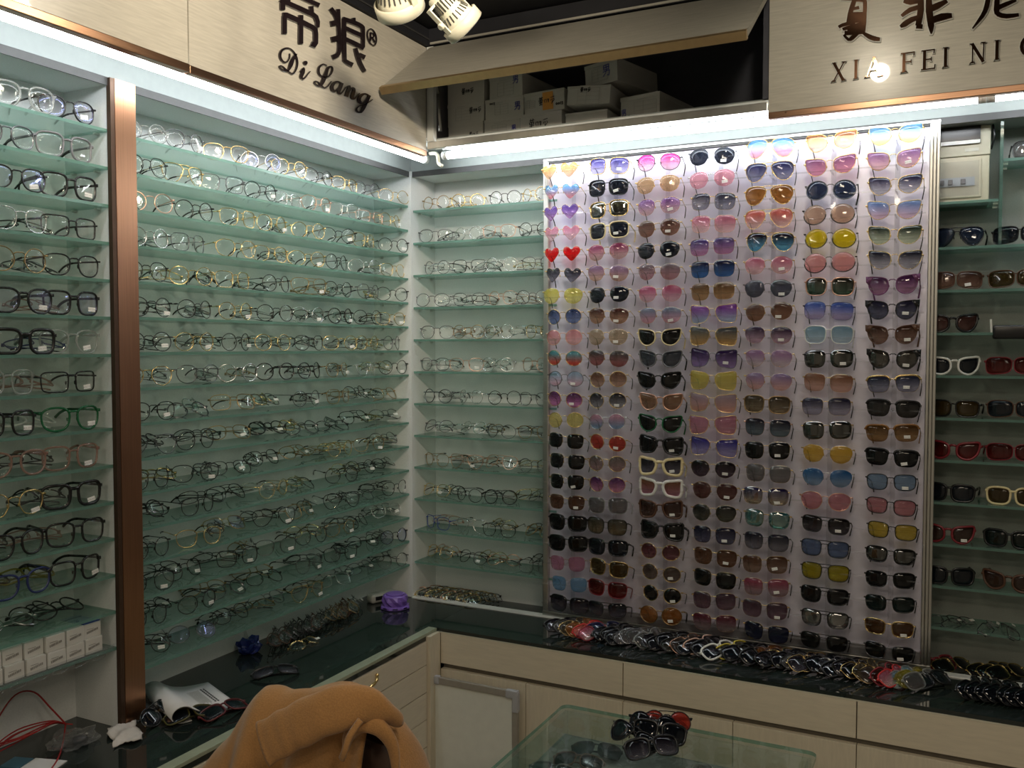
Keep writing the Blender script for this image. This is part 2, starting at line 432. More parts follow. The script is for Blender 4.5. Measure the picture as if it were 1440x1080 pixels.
# ------------------------------------------------------------------ the room shell
FZ = -.12                                            # floor level
def structure(name, x0, x1, y0, y1, z0, z1, mat):
    o = boxobj(name, x0, x1, y0, y1, z0, z1, mat); o['kind'] = 'structure'; return o
structure('floor', -.4, 4.5, -5.5, .6, FZ-.05, FZ, M_FLOOR)
structure('ceiling', -.4, 4.5, -5.5, .6, 2.72, 2.76, M_CEIL)
M_WALL = pbr('shop_wall_paint', (.42, .41, .38), .7, var=.04, scale=20)
structure('wall_left', -.30, -.24, -5.5, .6, FZ, 2.72, M_WALL)
structure('wall_back', -.24, 4.5, .54, .60, FZ, 2.72, M_WALL)
structure('wall_right', 4.44, 4.5, -5.5, .54, FZ, 2.72, M_WALL)
structure('wall_front', -.24, 4.44, -5.5, -5.44, FZ, 2.72, M_WALL)

# shelf bays -------------------------------------------------------
TOPZ, BASEZ = 2.282, .660
def bay(name, label, panels):
    r = empty(name, label, 'display cabinet', (panels[0][1], panels[0][3], BASEZ))
    O = r.location
    for pn, x0, x1, y0, y1, z0, z1, m in panels:
        o = boxobj(pn, x0, x1, y0, y1, z0, z1, m, None, origin=None)
        o.data.transform(Matrix.Translation(-O)); o.parent = r
    return r
bay('display_cabinet', 'white laminate wall cabinet left of the copper pillar, full of acetate eyeglasses',
    [('back_panel', -.20, -.156, -2.10, -1.338, FZ, TOPZ, M_BAY), ('side_panel', -.156, 0, -1.338, -1.318, .6805, TOPZ, M_BAY), ('side_panel', -.156, 0, -2.10, -2.08, .6805, TOPZ, M_BAY),
     ('top_panel', -.156, 0, -2.08, -1.338, TOPZ-.018, TOPZ, M_BAY)])
bay('display_cabinet', 'wide white laminate wall cabinet with sixteen glass shelves right of the copper pillar',
    [('back_panel', -.20, -.156, -1.275, -.0135, FZ, TOPZ, M_BAY), ('side_panel', -.156, 0, -1.292, -1.272, .6805, TOPZ, M_BAY),
     ('top_panel', -.156, 0, -1.272, -.013, TOPZ-.018, TOPZ, M_BAY)])
co = boxobj('corner_column', -.20, .012, -.013, .20, .6805, TOPZ, M_BAY); tagit(co, 'white square corner column where the two shelf walls meet', 'column')
bay('display_cabinet', 'white laminate wall cabinet with twelve glass shelves between corner and sunglasses panel',
    [('back_panel', .0125, .62, .155, .20, FZ, TOPZ, M_BAY), ('side_panel', .60, .62, .05, .155, .64, TOPZ, M_BAY),
     ('top_panel', .012, .60, 0, .155, TOPZ-.018, TOPZ, M_BAY), ('base_panel', .012, .60, .012, .155, .645, .662, M_GLASSBLACK)])
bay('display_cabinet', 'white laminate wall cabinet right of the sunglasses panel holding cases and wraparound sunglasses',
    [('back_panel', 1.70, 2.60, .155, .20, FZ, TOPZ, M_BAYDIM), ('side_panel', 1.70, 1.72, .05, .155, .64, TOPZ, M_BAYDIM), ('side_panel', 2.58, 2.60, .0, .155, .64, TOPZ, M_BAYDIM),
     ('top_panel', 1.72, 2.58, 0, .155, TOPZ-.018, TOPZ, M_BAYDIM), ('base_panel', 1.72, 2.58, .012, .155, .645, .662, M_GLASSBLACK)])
# pillar
bm = bmesh.new(); box(bm, -.15, .012, -1.3375, -1.2925, .683, TOPZ-.002, bevel=.001)
p = obj('pillar', bm, M_PILLAR); 
p.data.transform(Matrix.Translation((0, 0, 0)))
bm = bmesh.new(); box(bm, .0122, .0150, -1.3275, -1.2665, .683, TOPZ-.002)
pf = obj('cladding', bm, M_PILLAR, p)
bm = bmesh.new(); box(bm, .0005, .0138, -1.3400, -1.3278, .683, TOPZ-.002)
obj('shadow_strip', bm, pbr('shaded_gap_tone', (.10, .06, .04), .4, .6), p)  # dark strip standing in for the shaded gap left of the pillar
tagit(p, 'tall brushed copper pillar between the two left shelf cabinets', 'pillar')

# head frames above the shelves + light trough
t = boxobj('head_rail', -.20, .004, -2.10, -.0, TOPZ, TOPZ+.055, M_HEAD); tagit(t, 'white head rail over the left shelf cabinets under the light tube', 'rail')
boxobj('lower_lip', .0005, .0045, -2.10, -.004, TOPZ-.020, TOPZ-.0005, M_ALUDK, t)
t = boxobj('head_rail', .0045, 2.60, -.004, .20, TOPZ, TOPZ+.055, M_HEAD); tagit(t, 'white head rail over the sunglasses panel under the light tube', 'rail')
boxobj('lower_lip', .006, 2.60, -.0045, -.0005, TOPZ-.020, TOPZ-.0005, M_ALUDK, t)
# trough top boards join rail to fascia
t = boxobj('light_trough', .005, .178, -2.10, -.178, TOPZ+.056, TOPZ+.066, M_HEAD); tagit(t, 'white trough board above the left light tube', 'trough')
t = boxobj('light_trough', .005, 2.60, -.176, -.005, TOPZ+.056, TOPZ+.066, M_HEAD); tagit(t, 'white trough board above the right light tubes', 'trough')

# LED tubes
def led(label, a, b, group=None):
    A, B = Vector(a), Vector(b); d = (B-A).normalized(); mid = (A+B)/2
    r = empty('led_tube', label, 'light tube', mid, group=group)
    bm = bmesh.new(); tube(bm, [A-mid+d*.02, B-mid-d*.02], .0135, 10); obj('diffuser', bm, M_TUBE, r)
    for e, s in ((A, 1), (B, -1)):
        bm = bmesh.new(); tube(bm, [e-mid, e-mid+d*s*.02], .0145, 10); obj('end_cap', bm, M_FRAME, r)
    up = Vector((0, 0, 1)); bm = bmesh.new()
    side = d.cross(up)*.012
    tube(bm, [A-mid+up*.029, B-mid+up*.029], .011, 4); obj('batten', bm, M_FRAME, r)
    return r
led('long glowing white light tube above the two left shelf cabinets', (.135, -2.06, 2.297), (.135, -.10, 2.297))
led('long glowing white light tube above the panel of sunglasses', (.225, -.135, 2.297), (1.908, -.135, 2.293))
led('glowing white light tube at the far right above the case cabinet', (1.909, -.135, 2.293), (2.55, -.135, 2.293))
# cable at the corner between the tubes
bm = bmesh.new()
tube(bm, catmull([(.150, -.100, 2.318), (.185, -.118, 2.312), (.200, -.128, 2.298), (.206, -.132, 2.272), (.222, -.136, 2.262)], 4), .0065, 6)
c = obj('light_cable', bm, M_LAMPW, None, True); tagit(c, 'short pale cable linking the two light tubes in the corner', 'cable')

# fascia panels (left wall) ---------------------------------------
FX = .196
def child_box(name, r, x0, x1, y0, y1, z0, z1, mat, bevel=0.):
    L = r.location
    bm = bmesh.new(); box(bm, x0-L.x, x1-L.x, y0-L.y, y1-L.y, z0-L.z, z1-L.z, bevel=bevel)
    return obj(name, bm, mat, r)
FT = 2.655
fl1 = empty('fascia_panel', 'plain brushed beige fascia panel over the leftmost shelf cabinet', 'sign panel', (FX, -2.10, 2.286))
child_box('board', fl1, FX-.016, FX, -2.10, -1.268, 2.305, FT, M_FASCIA); child_box('trim', fl1, FX-.018, FX+.006, -2.10, -1.268, 2.285, 2.305, M_COPPER, .002)
fl2 = empty('fascia_panel', 'brushed beige sign panel with dark Di Lang lettering over the wide cabinet', 'sign panel', (FX, -1.264, 2.286))
child_box('board', fl2, FX-.016, FX, -1.264, -.197, 2.305, FT, M_FASCIA); child_box('trim', fl2, FX-.018, FX+.002, -1.264, -.197, 2.285, 2.305, M_COPPER, .002)
fr1 = empty('fascia_panel', 'brushed beige sign panel with mirror copper characters at the upper right', 'sign panel', (1.351, -FX, 2.286))
child_box('board', fr1, 1.351, 2.60, -FX, -FX+.016, 2.303, FT, M_FASCIA); child_box('trim', fr1, 1.351, 2.60, -FX-.004, -FX+.018, 2.284, 2.303, M_COPPER, .002)
# dark strip above the fascias
t = boxobj('ceiling_trim', FX-.02, FX+.012, -2.10, -.187, FT+.002, FT+.06, M_CEIL); tagit(t, 'black metal strip along the ceiling above the left signs', 'trim')
boxobj('bead', FX+.0125, FX+.016, -2.10, -.187, FT+.022, FT+.027, M_ALUDK, t)
t = boxobj('ceiling_trim', FX+.013, 2.60, -FX-.004, -FX+.012, FT+.004, FT+.06, M_CEIL); tagit(t, 'black metal strip along the ceiling above the right sign and flap', 'trim')
boxobj('bead', FX+.02, 1.345, -FX-.008, -FX-.0045, FT+.006, FT+.013, M_FLAP, t)

# overhead store behind the open flap ------------------------------
oc = empty('overhead_cabinet', 'dark open overhead cabinet stacked with white cartons above the sunglasses panel', 'cabinet', (FX, -.19, 2.331))
child_box('bottom_panel', oc, .215, 1.349, -.178, .19, 2.335, 2.344, M_FRAME)
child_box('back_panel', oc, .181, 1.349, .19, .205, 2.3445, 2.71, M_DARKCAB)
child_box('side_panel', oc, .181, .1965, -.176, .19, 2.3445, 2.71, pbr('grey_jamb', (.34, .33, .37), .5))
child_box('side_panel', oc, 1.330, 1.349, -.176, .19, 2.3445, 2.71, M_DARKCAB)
child_box('front_rail', oc, .200, 1.349, -.200, -.180, 2.309, 2.333, M_ALU, .002)
child_box('front_post', oc, .200, .226, -.200, -.180, 2.334, 2.655, M_FRAME)
# gas strut on the left jamb
bm = bmesh.new(); L = oc.location
tube(bm, [Vector((.232, -.165, 2.375))-L, Vector((.226, -.17, 2.50))-L], .006, 8); tube(bm, [Vector((.226, -.17, 2.50))-L, Vector((.223, -.20, 2.62))-L], .004, 8)
obj('gas_strut', bm, M_ALU, oc, True)

# the open flap door
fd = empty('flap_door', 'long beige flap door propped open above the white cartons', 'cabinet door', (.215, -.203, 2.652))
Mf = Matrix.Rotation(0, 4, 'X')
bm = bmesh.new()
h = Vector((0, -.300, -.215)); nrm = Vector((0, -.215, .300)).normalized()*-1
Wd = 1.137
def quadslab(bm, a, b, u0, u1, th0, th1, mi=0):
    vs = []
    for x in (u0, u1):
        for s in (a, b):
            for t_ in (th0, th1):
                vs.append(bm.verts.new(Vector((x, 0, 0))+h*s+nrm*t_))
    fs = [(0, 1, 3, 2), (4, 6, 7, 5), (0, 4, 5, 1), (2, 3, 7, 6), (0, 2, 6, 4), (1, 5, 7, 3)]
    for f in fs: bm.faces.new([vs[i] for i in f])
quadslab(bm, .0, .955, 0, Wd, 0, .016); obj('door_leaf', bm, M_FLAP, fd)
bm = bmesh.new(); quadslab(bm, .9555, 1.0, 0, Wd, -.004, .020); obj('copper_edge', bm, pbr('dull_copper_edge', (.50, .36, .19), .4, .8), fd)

# cartons ----------------------------------------------------------
def carton(label, x0, x1, z0, z1, y=-.12, depth=.24, tilt=0., yaw=0., marks=(), note=False, lift=False):
    w, hh = x1-x0, z1-z0
    r = empty('carton', label, 'box', ((x0+x1)/2, y, z0), (0, tilt, yaw), 'white cartons in the overhead cabinet')
    bm = bmesh.new(); box(bm, -w/2, w/2, 0, depth, 0, hh, bevel=.0015); obj('body', bm, M_WHITEBOX, r)
    bm = bmesh.new(); box(bm, -w/2-.0008, w/2+.0008, -.0016, depth*.98, hh*.86, hh+.0012); obj('lid', bm, M_WHITEBOX, r)
    for kind, cx, cz, s, m in marks:
        bm = bmesh.new()
        def st(pts, wd=.0011):
            for (a, b), (c, d) in zip(pts, pts[1:]):
                A = Vector((cx+a*s, -.0022, cz+b*s)); B = Vector((cx+c*s, -.0022, cz+d*s)); D = (B-A)
                if D.length < 1e-6: continue
                n_ = Vector((-D.z, 0, D.x)).normalized()*wd
                v = [bm.verts.new(q+Vector((0, o_, 0))) for o_ in (0, .0006) for q in (A-n_, A+n_, B+n_, B-n_)]
                for f in ((0, 1, 2, 3), (7, 6, 5, 4), (0, 4, 5, 1), (1, 5, 6, 2), (2, 6, 7, 3), (3, 7, 4, 0)): bm.faces.new([v[i] for i in f])
        if kind == 'nan':        # the hand-written character for "men"
            st([(-.3, .5), (.3, .55), (.28, .1), (-.28, .08), (-.3, .5)]); st([(-.3, .3), (.3, .32)]); st([(0, .55), (0, .1)])
            st([(-.4, -.08), (.38, -.02), (.28, -.5), (.1, -.42)]); st([(.02, .1), (-.1, -.25), (-.4, -.5)])
        elif kind == 'word':     # three scribbled characters
            st([(-1.0, .3), (-.5, .36)]); st([(-.88, .48), (-.86, .2)]); st([(-.64, .5), (-.66, .2)]); st([(-1., .12), (-.55, .16), (-.6, -.05), (-.98, -.05), (-1., .12)]); st([(-.78, .2), (-.8, -.4)]); st([(-1.0, -.2), (-.55, -.16)]); st([(-.98, -.4), (-.58, -.36)])
            st([(-.35, .05), (-.3, -.2)]); st([(-.38, .1), (-.1, .14), (-.12, -.22)]); st([(-.02, .1), (.2, .14), (.16, -.2), (.06, -.16)]); st([(.1, .2), (.08, -.1)])
            st([(.4, .25), (.85, .36)]); st([(.5, .1), (.42, -.1)]); st([(.62, .12), (.58, -.3)]); st([(.75, .14), (.85, .0), (.5, -.42)])
        elif kind == 'num':
            st([(-.5, .2), (-.62, 0), (-.45, -.18), (-.35, .05), (-.5, .2)]); st([(-.1, .15), (-.25, -.02), (-.05, -.15), (.02, .1), (-.1, .15)]); st([(.25, .3), (.2, -.2)]); st([(.42, .25), (.62, .2), (.45, 0), (.62, -.1), (.42, -.28)])
        elif kind == 'form':     # printed table
            for q in range(5): st([(-.5, .35-q*.17), (.5, .35-q*.17)], .0003)
            for q in (-.5, -.1, .5): st([(q, .35), (q, -.33)], .0003)
            st([(-.4, .45), (.1, .45)], .0006)
        obj('handwriting' if kind != 'form' else 'printed_form', bm, m, r)
    if note:
        bm = bmesh.new(); box(bm, -.005, .033, -.0021, -.0012, .006, hh-.004); obj('orange_note', bm, M_ORANGE, r)
    return r
W_ = lambda cx, cz, s=.03: ('word', cx, cz, s, M_INK)
N_ = lambda cx, cz, s=.026: ('nan', cx, cz, s, M_INKB)
Fm = lambda cx, cz, s=.06: ('form', cx, cz, s, M_PRINT)
CB = 2.3445
carton('white carton, bottom left of the stack beside the gas strut', .238, .376, CB, 2.403, marks=[W_(.035, .018, .018)])
carton('white carton in the middle of the leftmost stack', .236, .380, 2.4045, 2.471, marks=[Fm(-.01, .03), W_(.04, .04, .024)])
carton('white carton on top of the leftmost stack, half hidden by the flap', .236, .380, 2.4725, 2.552, marks=[W_(.01, .04, .024)])
carton('white carton at the bottom of the second stack, blue character at its right', .3815, .517, CB, 2.403, marks=[Fm(-.01, .02, .055), N_(.045, .022, .02)])
carton('white carton in the middle of the second stack with small blue character', .3855, .530, 2.4045, 2.470, marks=[Fm(-.01, .03, .05), N_(.05, .035), ('num', -.045, .052, .016, M_INK)])
carton('white carton on top of the second stack turned to show its side', .397, .530, 2.4715, 2.546, yaw=-.12, marks=[Fm(0, .03, .065), N_(.04, .055)])
carton('white carton with large black handwriting in the bottom row', .5185, .670, CB, 2.406, marks=[W_(-.005, .028, .036), ('num', .035, .010, .022, M_INK)])
carton('white carton with an orange note stuck to its front', .534, .679, 2.408, 2.476, y=-.118, tilt=-.03, marks=[W_(.012, .036, .03), ('num', .055, .02, .02, M_INK), Fm(-.05, .03, .035)], note=True)
carton('plain low white carton under the tilted one', .684, .829, CB, 2.391)
carton('white carton tilted to the right with a printed form', .694, .842, 2.410, 2.468, y=-.135, tilt=.075, marks=[Fm(.0, .026, .075), W_(-.01, .047, .018)])
carton('white carton high up, blue character over a printed form', .742, .868, 2.474, 2.546, y=-.11, tilt=-.06, yaw=-.25, marks=[Fm(-.005, .033, .06), N_(.022, .04, .034)])
carton('white carton at the right end of the bottom row with a large form', .862, 1.002, CB, 2.428, y=-.10, yaw=-.18, marks=[Fm(.02, .035, .08), W_(-.05, .02, .016), N_(-.058, .035, .02)])
# ------------------------------------------------------------------ glass shelves
def shelf(label, x0, x1, y0, y1, ztop, front, group):
    """8 mm glass shelf whose front edge (axis 'x' or 'y') has a polished green edge; origin at its underside"""
    bm = bmesh.new(); th = .0075
    cx, cy = (x0+x1)/2, (y0+y1)/2
    fs = box(bm, x0-cx, x1-cx, y0-cy, y1-cy, 0, th)
    bm.faces.ensure_lookup_table()
    for f in bm.faces:
        c = f.calc_center_median()
        if abs(c.z-th/2) < .001: f.material_index = 1
    o = obj('glass_shelf', bm, [M_GLASS, M_GLASSF], None, loc=(cx, cy, ztop-th))
    tagit(o, label, 'shelf', group)
    # support pins under the ends
    ends = ((y0, 1), (y1, -1)) if front == 'x' else ((x0, 1), (x1, -1))
    for e, s in ends:
        for q in (.25, .8):
            bm = bmesh.new()
            if front == 'x': c = (x0+(x1-x0)*q-cx, e-cy+s*.006, -.0022); box(bm, c[0]-.005, c[0]+.005, c[1]-.006, c[1]+.006, c[2]-.002, c[2]+.002)
            else: c = (e-cx+s*.006, y0+(y1-y0)*q-cy, -.0022); box(bm, c[0]-.006, c[0]+.006, c[1]-.005, c[1]+.005, c[2]-.002, c[2]+.002)
            obj('shelf_pin', bm, M_ALU, o)
    return o
Z1 = [2.158-.0909*i for i in range(15)]
Z2 = [2.156-.09*i for i in range(16)]
Z3 = [2.139-.1203*i for i in range(12)]
Z4 = [1.916-.1228*i for i in range(10)]
for i, z in enumerate(Z1): shelf(f'{ORD[i+1]} green glass shelf down in the cabinet left of the copper pillar', -.155, -.001, -2.079, -1.3385, z, 'x', 'glass shelves of the left cabinet')
for i, z in enumerate(Z2): shelf(f'{ORD[i+1]} green glass shelf down in the wide cabinet right of the copper pillar', -.155, -.001, -1.2715, -.0135, z, 'x', 'glass shelves of the wide cabinet')
for i, z in enumerate(Z3): shelf(f'{ORD[i+1]} green glass shelf down between corner column and sunglasses panel', .0125, .5995, .001, .1545, z, 'y', 'glass shelves of the corner cabinet')
for i, z in enumerate(Z4): shelf(f'{ORD[i+1]} glass shelf down in the dim cabinet right of the sunglasses panel', 1.7205, 2.5795, .014, .1545, z, 'y', 'glass shelves of the far right cabinet')
s_ = shelf('short glass shelf carrying the breaker boxes at the upper right', 1.7205, 1.945, .014, .1545, 2.045, 'y', None)
s_ = shelf('high glass shelf at the right edge beside the breaker boxes', 1.956, 2.5795, .014, .1545, 2.155, 'y', None)
g = boxobj('glass_divider', 1.947, 1.955, .014, .1545, 1.918, 2.262, M_GLASS); tagit(g, 'upright green glass divider right of the breaker boxes', 'divider')

# ------------------------------------------------------------------ eyeglasses on the shelves
EY = {
 'round': kit('round', .0225, .0225, .019, 'wire'), 'oval': kit('round', .0255, .0220, .018, 'wire'), 'panto': kit('panto', .0240, .0222, .019, 'wire'),
 'square': kit('soft', .0250, .0215, .018, 'wire'), 'geometric': kit('poly', .0255, .0232, .017, 'wire'), 'aviator': kit('aviator', .0265, .0235, .017, 'wire', 'double'),
 'rectangular': kit('rect', .0258, .0175, .018, 'wire'),
 'thick panto': kit('panto', .0240, .0215, .018, 'thin'), 'thick round': kit('round', .0235, .0230, .018, 'thin'), 'chunky square': kit('soft', .0245, .0225, .017, 'acetate'),
 'chunky round': kit('panto', .0255, .0235, .017, 'acetate'), 'heavy square': kit('soft', .0255, .0225, .017, 'thick'), 'thick rectangular': kit('rect', .0260, .0195, .017, 'thin'),
}
def arm(shape): return 'acetate' if ('chunky' in shape or 'heavy' in shape) else ('thin' if 'thick' in shape else 'wire')
CN = {'black': 'black', 'gold': 'gold', 'silver': 'silver', 'gunmetal': 'dark grey', 'rose_gold': 'rose gold', 'clear': 'clear', 'clear_pink': 'clear pink', 'green': 'dark green',
      'matte_black': 'matte black', 'brown': 'brown', 'clear_yellow': 'clear yellow', 'navy': 'navy', 'white': 'white', 'cream': 'cream', 'purple': 'purple', 'bronze': 'bronze', 'dark_red': 'dark red', 'blue': 'blue', 'grey': 'grey'}
def spec_(shape, colr, label, group, wall, u, z, depth, lay=0., yaw=0., folded=False, tag=0, lens=None, sc=1.1):
    """wall 'x' = left wall (faces +x), 'y' = back wall (faces -y). u along the wall, depth behind the front edge"""
    K = EY[shape]; fmat = F[colr]
    tmat = fmat; tip = F['black'] if colr not in ('clear', 'clear_pink', 'clear_yellow', 'green', 'white', 'cream') else fmat
    if folded: z += .021*math.sin(-lay)
    if wall == 'x': loc = (-depth, u, z); rz = PI/2+yaw
    else: loc = (u, depth, z); rz = yaw
    if folded: ol, orr, dp = rnd(1.42, 1.5), rnd(1.5, 1.58), 0
    else: ol, orr, dp = rnd(-.02, .22), rnd(-.02, .22), min(0, lay*.92+.04)
    return eyewear('eyeglasses', label, 'eyeglasses', group, K, loc, (lay, 0, rz), fmat, lens or M_CLEARLENS, tmat, tip, arm(shape), ol, orr, dp,
                   length=.125 if not folded else .118, drop=.018, tag=tag, scale=(sc, 1, sc))

# left cabinet: two pairs in view on every shelf, right one first (y along the wall)
G1 = 'eyeglasses in the left cabinet'
left_rows = [  # (right pair, left pair, things lying behind)
 (('thick panto', 'black', -1.432, 'blue'), ('chunky round', 'clear', -1.545, ''), []),
 (('chunky square', 'grey', -1.440, ''), ('thick panto', 'gunmetal', -1.590, ''), []),
 (('chunky square', 'black', -1.432, ''), ('thick panto', 'black', -1.568, 'blue'), []),
 (('thick rectangular', 'black', -1.430, ''), ('panto', 'silver', -1.560, ''), [('thick rectangular', 'black'), ('round', 'gunmetal')]),
 (('thick panto', 'black', -1.428, ''), ('round', 'bronze', -1.566, ''), [('thick rectangular', 'gunmetal'), ('panto', 'black')]),
 (('chunky square', 'black', -1.430, 'blue'), ('chunky round', 'black', -1.558, 'blue'), [('thick panto', 'clear_pink'), ('chunky square', 'clear')]),
 (('chunky round', 'clear', -1.437, ''), ('heavy square', 'black', -1.556, ''), [('thick rectangular', 'navy')]),
 (('thick rectangular', 'black', -1.440, ''), ('chunky square', 'clear', -1.600, ''), [('chunky square', 'clear_pink'), ('chunky round', 'clear_pink')]),
 (('chunky round', 'green', -1.438, ''), ('chunky square', 'black', -1.602, ''), [('chunky round', 'white'), ('chunky square', 'cream')]),
 (('chunky square', 'clear_pink', -1.440, ''), ('chunky round', 'clear_pink', -1.585, ''), [('thick panto', 'black')]),
 (('heavy square', 'black', -1.440, ''), ('geometric', 'gold', -1.592, ''), [('thick rectangular', 'black')]),
 (('chunky square', 'black', -1.432, ''), ('chunky round', 'black', -1.585, ''), [('thick rectangular', 'clear_pink'), ('thick panto', 'black')]),
 (('chunky square', 'black', -1.432, ''), ('chunky round', 'navy', -1.575, ''), [('chunky square', 'clear_yellow'), ('thick panto', 'black')]),
 (('thick round', 'black', -1.455, 'lay'), ('oval', 'silver', -1.590, 'lay'), [('thick round', 'black')]),
]
for i, (rt, lf, behind) in enumerate(left_rows):
    z = Z1[i]
    for who, (shape, c, y, fl) in (('right', rt), ('left', lf)):
        lb = f'{CN[c]} {shape} eyeglasses, {"nearest" if who == "right" else "second from"} the pillar on {ORD[i+1]} shelf, left cabinet'
        lay = -1.15 if fl == 'lay' else 0
        spec_(shape, c, lb, G1, 'x', y, z+(.004 if lay else .0025), .012 if not lay else .03, lay, rnd(-.16, .06), fl == 'lay', tag=(i in (0, 2, 5, 6, 7, 8, 9, 10, 12)) if who == 'right' else (i in (2, 5, 6, 8, 10)),
              lens=M_BLUELENS if fl == 'blue' else None, sc=1.2)
    for j, (shape, c) in enumerate(behind):
        spec_(shape, c, f'folded {CN[c]} {shape} eyeglasses lying {"behind" if j == 0 else "further left"} on {ORD[i+1]} shelf, left cabinet', G1, 'x',
              -1.49-.13*j+rnd(-.02, .02), z+.004+.0*j, .075+.02*j, -1.2, rnd(-.3, .3), True)

# wide cabinet and corner cabinet: rows generated one pair after another
BIAS2 = ['black', 'black', 'black', 'gunmetal', 'gold', 'gunmetal', 'black', 'bronze', 'silver', 'black']
BIAS3 = ['silver', 'gunmetal', 'black', 'silver', 'gold', 'rose_gold', 'bronze', 'gunmetal']
SH2 = ['round', 'panto', 'oval', 'round', 'geometric', 'square', 'aviator', 'panto', 'thick round']
first_rows = {0: [('oval', 'clear'), ('geometric', 'gunmetal'), ('panto', 'gold'), ('round', 'silver'), ('geometric', 'gold'), ('oval', 'black'), ('panto', 'gold'), ('round', 'gunmetal'), ('oval', 'gold')],
              1: [('geometric', 'black'), ('aviator', 'gold'), ('square', 'gunmetal'), ('round', 'black'), ('rectangular', 'silver'), ('geometric', 'rose_gold'), ('square', 'silver'), ('rectangular', 'rose_gold'), ('oval', 'gold')],
              2: [('round', 'rose_gold'), ('round', 'black'), ('square', 'gold'), ('round', 'gold'), ('round', 'gold'), ('oval', 'black'), ('square', 'gold'), ('round', 'black')],
              3: [('round', 'silver'), ('square', 'gunmetal'), ('geometric', 'gold'), ('panto', 'gold'), ('oval', 'gold'), ('round', 'black'), ('oval', 'silver'), ('panto', 'gold')],
              5: [('round', 'black'), ('oval', 'black'), ('round', 'gold'), ('round', 'black'), ('oval', 'silver'), ('thick round', 'black'), ('round', 'black'), ('panto', 'gold')],
              6: [('round', 'black'), ('round', 'gold'), ('round', 'black'), ('round', 'gold'), ('panto', 'black'), ('oval', 'gold'), ('round', 'gold'), ('round', 'gunmetal')]}
R2 = random.Random(11)
G2 = 'eyeglasses in the wide cabinet'
for i, z in enumerate(Z2):
    row = first_rows.get(i) or [(R2.choice(SH2), R2.choice(BIAS2)) for _ in range(8)]
    n = len(row); y = -1.205
    step = (1.205-.085)/(n-1)
    for j, (shape, c) in enumerate(row):
        loose = i >= 8 and R2.random() < .55
        lay = -R2.uniform(.35, .95) if loose else (-R2.uniform(0, .10))
        yy = y+step*j+(R2.uniform(-.012, .012))
        spec_(shape, c, f'{CN[c]} {shape} eyeglasses, {ORD[j+1]} from pillar on {ORD[i+1]} shelf, wide cabinet', G2, 'x', yy, z+.003, .012+(.03 if loose else 0)+R2.uniform(0, .012),
              lay, R2.uniform(-.55, .12), loose and R2.random() < .6, tag=1 if R2.random() < (.22 if i < 5 else .4) else 0, lens=M_BLUELENS if R2.random() < .06 else None)
    nf = 0 if i < 2 else (3 if i < 4 else 6)
    for j in range(nf):
        shape, c = R2.choice(SH2), R2.choice(BIAS2)
        yy = -1.16+(1.06/(nf-1 or 1))*j+R2.uniform(-.05, .05)
        spec_(shape, c, f'folded {CN[c]} {shape} eyeglasses lying behind, {ORD[j+1]} from pillar on {ORD[i+1]} shelf, wide cabinet', G2, 'x', yy, z+.004, .065+R2.uniform(-.01, .02),
              -R2.uniform(.9, 1.35), R2.uniform(-.7, .7), True, tag=1 if R2.random() < .35 else 0)
G3 = 'eyeglasses in the corner cabinet'
for i, z in enumerate(Z3):
    n = 4
    for j in range(n):
        shape, c = R2.choice(SH2), R2.choice(BIAS3)
        if i == 10 and j == 0: c = 'blue'
        loose = i >= 7 and R2.random() < .6
        spec_(shape, c, f'{CN[c]} {shape} eyeglasses, {ORD[j+1]} from the column on {ORD[i+1]} shelf, corner cabinet', G3, 'y', .09+.138*j+R2.uniform(-.012, .012), z+.003, .014+R2.uniform(0, .03),
              -R2.uniform(.3, .9) if loose else -R2.uniform(0, .1), R2.uniform(-.35, .35), loose, tag=1 if R2.random() < .3 and i > 4 else 0)
    for j in range(3 if i not in (0, 6) else 1):
        shape, c = R2.choice(SH2), R2.choice(BIAS3)
        spec_(shape, c, f'folded {CN[c]} {shape} eyeglasses lying behind, {ORD[j+1]} from column on {ORD[i+1]} shelf, corner cabinet', G3, 'y', .12+.17*j+R2.uniform(-.04, .04), z+.004, .075+R2.uniform(-.01, .02),
              -R2.uniform(.9, 1.35), R2.uniform(-.6, .6), True, tag=1 if R2.random() < .35 else 0)
# ------------------------------------------------------------------ the sunglasses panel (a sliding display door)
rk = empty('sunglasses_display', 'tall pearl white sliding display panel holding seven columns of sunglasses', 'display panel', (1.17, -.02, .684))
child_box('back_sheet', rk, .573, 1.768, .004, .0105, .70, 2.268, M_PANEL)
child_box('bottom_rail', rk, .552, 1.796, -.012, .0112, .684, .70, M_ALU, .002)
child_box('kick_strip', rk, .573, 1.768, -.006, .0038, .7005, .735, pbr('smoked_strip', (.16, .155, .16), .3, var=.1), .001)
child_box('top_rail', rk, .552, 1.796, -.008, .0112, 2.2685, 2.2690+.008, M_ALU, .001)
bm = bmesh.new(); L = rk.location
for a, b, y0, y1 in ((.5525, .5725, -.010, .0112),): box(bm, a-L.x, b-L.x, y0-L.y, y1-L.y, .7005-L.z, 2.268-L.z, bevel=.003)
obj('side_post', bm, M_ALU, rk)
bm = bmesh.new()
for a, b, y0, y1 in ((1.769, 1.778, -.012, .0112), (1.7785, 1.787, -.017, .0112), (1.7875, 1.796, -.012, .0112)): box(bm, a-L.x, b-L.x, y0-L.y, y1-L.y, .7005-L.z, 2.268-L.z, bevel=.002)
obj('side_post', bm, M_ALU, rk)
CX0 = [.645, .814, .984, 1.157, 1.331, 1.506, 1.680]; CX1 = [.680, .818, 1.004, 1.177, 1.335, 1.508, 1.689]
CZ = [2.219, 2.2192, 2.2154, 2.2186, 2.2268, 2.2301, 2.2316]; CP = [.0697, .0697, .0693, .0694, .0702, .0706, .0708]
